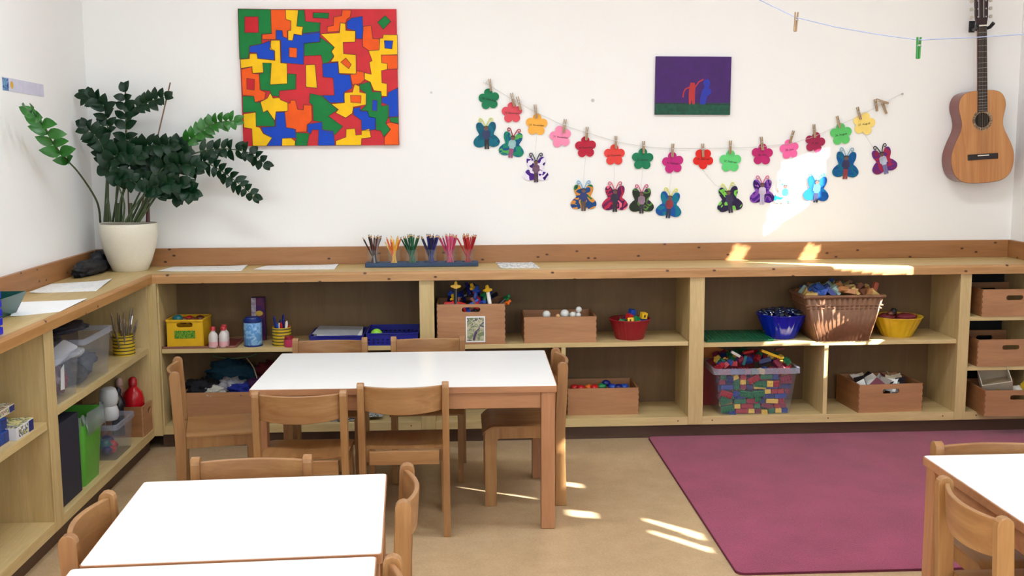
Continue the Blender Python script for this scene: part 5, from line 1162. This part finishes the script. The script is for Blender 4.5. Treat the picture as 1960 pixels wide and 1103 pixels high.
MB().prism(rrect(-.035, .03, -.10, .105, .012), 0, .004, 'xy').build('lid_panel', clear('milky_lid', '#c8c8ce', .3, .35), it, bevel=.001)
bag('black_folder', 'black folded material on top of the nearer clear bin', (.215, -1.50, zL+.232), (.115, .125, .028), '#101014', 11, 'folder', None)
bag('black_folder', 'dark material lying on the farther clear bin', (.21, -1.14, zL+.225), (.10, .14, .018), '#33303a', 12, 'folder', None)
bc = striped_can('brush_can', 'yellow can with brown stripes full of paint brushes on the left upper shelf', .305, -.600, zL, .050, .098)
for k in range(16):
    a = 2.4*k; rr = .034*math.sqrt((k+.5)/16); L = .155+.022*(k % 4); mb = MB(); mb.mi = 0; mb.tube([(0, 0, 0), (0, 0, L*.62)], [.0028, .0042], 7); mb.mi = 1; mb.tube([(0, 0, L*.62), (0, 0, L*.82)], .005, 7); mb.mi = 2; mb.tube([(0, 0, L*.82), (0, 0, L)], [.0052, .002], 7)
    o = mb.build('paint_brush', [plain('brush_handle', '#7c6a58', .4), METAL, plain('bristle', ['#5a4838', '#b8a890', '#3a3438'][k % 3] if False else '#8a7a68', .8)], smooth=True)
    d = Vector((.30*rr/.034*math.cos(a), .42*rr/.034*math.sin(a), 1)).normalized(); o.location = (.305+rr*math.cos(a), -.600+rr*math.sin(a), zL+.004); o.rotation_euler = d.to_track_quat('Z', 'Y').to_euler(); tag(o, 'paint brush in the yellow striped can beside the clear bins', 'paint brush', 'paint brushes in the striped can')
o = MB().box(0, .012, 0, .008, 0, .012).build('screw_cap', BLACK); bpy.data.objects.remove(o)

# ---- left run, far bay, bottom board
fd = MB().box(.10, .350, -1.622, -1.395, zb+.001, zb+.335).build('document_box', plain('box_slate', '#232638', .6), bevel=.002); tag(fd, 'tall slate blue document box left of the green waste bin', 'box')
gb = thing('waste_bin', 'bright green plastic waste bin lined with a grey bag', 'waste bin', (.250, -1.250, zb))
GB = plain('bin_green', '#57a83a', .35)
mb = MB()
for (A, B) in ((0, 1),):
    r0 = [mb.bm.verts.new((a, b, 0)) for a, b in rrect(-.085, .095, -.105, .095, .02, 4)]; r1 = [mb.bm.verts.new((a, b, .30)) for a, b in rrect(-.10, .118, -.125, .115, .025, 4)]; r2 = [mb.bm.verts.new((a, b, .30)) for a, b in rrect(-.097, .115, -.122, .112, .023, 4)]; r3 = [mb.bm.verts.new((a, b, .004)) for a, b in rrect(-.082, .092, -.102, .092, .02, 4)]
    for P_, Q_ in ((r0, r1), (r1, r2), (r2, r3)):
        for k in range(len(P_)): mb.bm.faces.new((P_[k], P_[(k+1) % len(P_)], Q_[(k+1) % len(Q_)], Q_[k]))
    mb.bm.faces.new(r0); mb.bm.faces.new(r3)
mb.build('bin_wall', GB, gb, smooth=True)
mb = MB(); P_ = rrect(-.104, .122, -.129, .119, .027, 8); n = len(P_); ra, rb_, rc = [], [], []
for k, (a, b) in enumerate(P_):
    f = 1+.03*math.sin(k*1.9); dz = -.045-.035*math.sin(k*.55+1)-.018*math.sin(k*1.7)
    ra.append(mb.bm.verts.new((a*.93, b*.93, .25))); rb_.append(mb.bm.verts.new((a*f, b*f, .308+.008*math.sin(k*1.3)))); rc.append(mb.bm.verts.new((a*1.03*f, b*1.03*f, .30+dz)))
for P2, Q2 in ((ra, rb_), (rb_, rc)):
    for k in range(n): mb.bm.faces.new((P2[k], P2[(k+1) % n], Q2[(k+1) % n], Q2[k]))
mb.build('bin_liner', clear('liner_grey', '#8a908c', .3, .45), gb, smooth='all')
lid = MB().box(-.11, .11, -.12, .12, 0, .012).build('bin_lid', plain('bin_green_dark', '#1f5c34', .35), bevel=.003); lid.location = (.16, -1.27, zb+.372); lid.rotation_euler = (0, R_(6), 0); tag(lid, 'dark green lid lying above the green waste bin', 'lid')
wc = thing('milky_container', 'milky white scalloped container standing behind the small clear bin', 'container', (.305, -.865, zb+.166), R_(6))
MB().lathe([(0, 0), (.062, 0), (.072, .012), (.074, .040), (.064, .062), (.058, .068), (.066, .078), (.075, .098), (.075, .122), (.060, .150), (.034, .160), (0, .160)], 32).build('container_wall', clear('milky_wall', '#d6dade', .3, .08), wc, smooth=True)
wc.scale = (.56, .56, .95)
t = side_tub('clear_bin', 'small clear bin with red and teal toys on the bottom left board', -.845, .265, .22, .165, zb, mat=CLG)
for i, (c, dx, dy, dz, s) in enumerate((('red', .09, .0, .04, .028), ('teal', .07, -.05, .055, .032), ('darkblue', .05, .03, .05, .035), ('red', .10, -.04, .03, .024), ('orange', .04, .07, .045, .028), ('teal', .0, .0, .05, .04), ('brown', .02, .06, .08, .036), ('darkblue', .09, -.07, .035, .024))):
    o = MB().blob((0, 0, 0), (s, s, s*.8), .25, 2, i+20, 2).build('small_toy', PLA[c], smooth='all'); o.location = (.23+dx*.8, -.85+dy, zb+dz); tag(o, '%s toy in the small clear bin, %s' % (c.replace('darkblue', 'dark blue'), ['front middle', 'left upper', 'middle', 'front left', 'right', 'back', 'top right', 'far left'][i]), 'toy', 'toys in the small clear bin')
bh = crate('bottle_box', 'wooden box holding paint bottles in the far corner of the bottom left board', .372, -.465, zb, .215, .28, .150, rz=R_(90), handle=True, hw_=.028, hz=.112)
def bottle(label, x, y, z, r, h_, c, capc):
    b = thing('paint_bottle', label, 'bottle', (x, y, z), group='paint bottles in the corner box')
    MB().lathe([(0, 0), (r*.92, 0), (r, .006), (r, h_*.60), (r*.85, h_*.72), (r*.38, h_*.82), (r*.38, h_*.86), (0, h_*.86)], 28).build('bottle_body', plain('bottle_'+c.strip('#'), c, .25), b, smooth=True)
    MB().lathe([(0, h_*.86), (r*.44, h_*.86), (r*.40, h_*.96), (r*.2, h_), (0, h_)], 20).build('cap', plain('cap_'+capc.strip('#'), capc, .35), b, smooth=True)
bottle('bright red paint bottle standing in the corner box on the bottom left board', .300, -.475, zb+.012, .050, .268, '#b8101c', '#b01420')
bottle('black paint bottle left of the red one in the corner box', .25, -.553, zb+.012, .036, .235, '#16141e', '#1a1a2a')
bottle('pale pink paint bottle right of the red one in the corner box', .22, -.43, zb+.012, .040, .255, '#c89a90', '#d8b0a8')

# ---- left run, near bay: puzzle boxes on the shelf
zN = .505
PB = [(.215, -2.02, .0, .30, .20, .042, 'puzzle_a', ['#b8b090', '#8c4a3c', '#dcd8c8', '#6c7a48'], 'mottled puzzle box at the top of the pile', .052),
      (.225, -2.045, .0, .27, .27, .050, 'puzzle_b', ['#16307c', '#24489c', '#102458'], 'dark blue puzzle box below the mottled one', .001)]
def pbox(label, x0, x1, y0, y1, z0_, z1_, top, end, endy=None):
    t = thing('puzzle_box', label, 'puzzle box', ((x0+x1)/2, (y0+y1)/2, z0_), group='puzzle boxes on the near left shelf'); w_, d_, h_ = x1-x0, y1-y0, z1_-z0_
    MB().box(-w_/2, w_/2, -d_/2, d_/2, 0, h_-.0015).build('carton', patchy('pz_'+end, [end, end], 10) if False else plain('pz_'+end.strip('#'), end, .45), t, bevel=.001)
    MB().box(-w_/2+.001, w_/2-.001, -d_/2+.001, d_/2-.001, h_-.0015, h_).build('printed_lid', patchy('pzt_%s' % label[:10], top, 30, .3), t)
    MB().box(w_/2, w_/2+.0006, -d_/2+.02, d_/2-.05, .006, h_-.006).build('printed_side', patchy('pzs_%s' % label[:10], top[::-1], 45, .3), t)
    MB().box(w_/2, w_/2+.0006, d_/2-.045, d_/2-.002, .002, h_-.004).build('blue_corner', plain('pz_blue', '#1a2c70', .4), t); return t
pbox('front puzzle box with yellow picture and blue corner lying on the shelf edge', .22, .362, -2.04, -1.885, zN, zN+.046, ['#cfc890', '#8a8c4c', '#3c4c84', '#e4e0d0'], '#d4d4da')
pbox('dark blue puzzle box, lower one of the pile at the left edge', .10, .335, -2.30, -2.03, zN, zN+.042, ['#2c50a0', '#1a3474', '#284a94'], '#16307c')
pbox('dark blue puzzle box, second from below at the left edge', .09, .325, -2.28, -2.025, zN+.043, zN+.083, ['#3c60a8', '#c8b878', '#284a94'], '#1a387e')
pbox('mottled red, green and cream puzzle box at the top of the pile', .06, .318, -2.20, -1.935, zN+.0845, zN+.112, ['#b8b090', '#8c4a3c', '#e0dccc', '#6c7a48'], '#cfc8b4')
pbox('cream puzzle box under the mottled one, behind the front box', .06, .215, -2.02, -1.90, zN, zN+.082, ['#b8a878', '#7c6a4c', '#cfc8a8'], '#b8ac84')

# ---- pieces of pieces: hang each small piece under the part it sits on
SUB = {'fret': 'fretboard', 'nut': 'headstock', 'string_post': 'headstock', 'tuning_peg': 'headstock', 'saddle': 'bridge', 'rosette': 'soundboard', 'sound_hole': 'soundboard', 'binding': 'body',
       'finger_joint': 'front_panel', 'white_top': 'tabletop', 'painted_shapes': 'canvas', 'green_ground': 'canvas', 'red_figure': 'canvas', 'blue_figure': 'canvas', 'horizon_line': 'canvas',
       'soil': 'pot', 'content': 'bottle_body', 'stripe': 'can_wall', 'printed_lid': 'carton', 'printed_side': 'carton', 'blue_corner': 'carton', 'white_print': 'carton', 'yellow_print': 'carton',
       'picture': 'card', 'pictured_toy': 'card', 'blue_square': 'paper', 'yellow_dot': 'paper', 'label_plate': 'front_panel', 'date_text': 'petals', 'screw': 'bottom_board', 'dark_insert': 'bottom', 'yellow_mark': 'box_wall'}
bn = lambda o: o.name.split('.')[0]
kids = {}
for o in list(COL.objects):
    if o.parent: kids.setdefault(o.parent, []).append(o)
for par, cs in kids.items():
    for c in cs:
        host = SUB.get(bn(c))
        if host:
            h = [x for x in cs if bn(x) == host]
            if h: c.parent = h[0]
# ------------------------------------------------------------------ camera, light, world
def look():
    cd = bpy.data.cameras.new('camera'); cd.sensor_fit = 'HORIZONTAL'; cd.sensor_width = 36; cd.lens = CF/1960*36; cd.clip_start = .05
    co = bpy.data.objects.new('camera', cd); COL.objects.link(co)
    M = Matrix((RM.col[0], RM.col[2], -RM.col[1])).transposed().to_4x4(); M.translation = CAM
    co.matrix_world = M; bpy.context.scene.camera = co
look()
def light(name, typ, loc, rot, energy, color=(1, 1, 1), size=None, size_y=None, angle=None):
    l = bpy.data.lights.new(name, typ); l.energy = energy; l.color = color
    if size: l.shape = 'RECTANGLE'; l.size = size; l.size_y = size_y
    if angle is not None: l.angle = angle
    o = bpy.data.objects.new(name, l); COL.objects.link(o); o.location = loc; o.rotation_euler = rot; return o
sun = light('sun', 'SUN', (8, -4, 5), (0, 0, 0), 55, (1, .98, .95), angle=R_(.5))
sun.rotation_euler = SUN.to_track_quat('-Z', 'Y').to_euler()
# daylight entering by the windows
light('window_daylight', 'AREA', (W+.15, -6.7, 1.76), (0, PI/2, 0), 50, (.76, .94, 1.12), 1.48, 2.2)
light('window_daylight', 'AREA', (1.4, ROOMY-.15, 1.65), (PI/2, 0, 0), 32, (.76, .94, 1.12), 1.8, 1.5)
light('window_daylight', 'AREA', (3.6, ROOMY-.15, 1.65), (PI/2, 0, 0), 32, (.76, .94, 1.12), 1.8, 1.5)
# ceiling lamps
LAMP = plain('lamp_housing', '#f0f0ee', .5)
def emis(name, col, s):
    m, nt, b = base_mat(name); b.inputs['Emission Color'].default_value = H(col); b.inputs['Emission Strength'].default_value = s; return m
DIFF = emis('lamp_diffuser', '#f6faff', 6.0)
for x, y in ((1.3, -1.9), (3.6, -1.9), (1.3, -4.6), (3.6, -4.6)):
    t = thing('ceiling_lamp', 'flat white ceiling lamp', 'lamp', (x, y, CEIL), group='ceiling lamps')
    MB().box(-.62, .62, -.16, .16, -.06, 0).build('housing', LAMP, t, bevel=.004)
    MB().box(-.60, .60, -.14, .14, -.064, -.06).build('diffuser', DIFF, t)
    light('lamp_light', 'AREA', (x, y, CEIL-.07), (0, 0, 0), 16.5, (.86, .97, 1.08), 1.2, .28)
w = bpy.data.worlds.new('world'); bpy.context.scene.world = w; w.use_nodes = True
bg = w.node_tree.nodes['Background']; sk = w.node_tree.nodes.new('ShaderNodeTexSky'); sk.sky_type = 'PREETHAM'
w.node_tree.links.new(sk.outputs[0], bg.inputs[0]); bg.inputs[1].default_value = .25
vs = bpy.context.scene.view_settings; bpy.context.scene.display_settings.display_device = 'sRGB'
vs.view_transform = 'Standard'; vs.look = 'None'; vs.gamma = 1; vs.use_curve_mapping = False; vs.exposure = 0.0
cy = bpy.context.scene.cycles; cy.max_bounces = 8; cy.diffuse_bounces = 5; cy.transparent_max_bounces = 16; cy.sample_clamp_indirect = 6; cy.caustics_reflective = False; cy.caustics_refractive = False
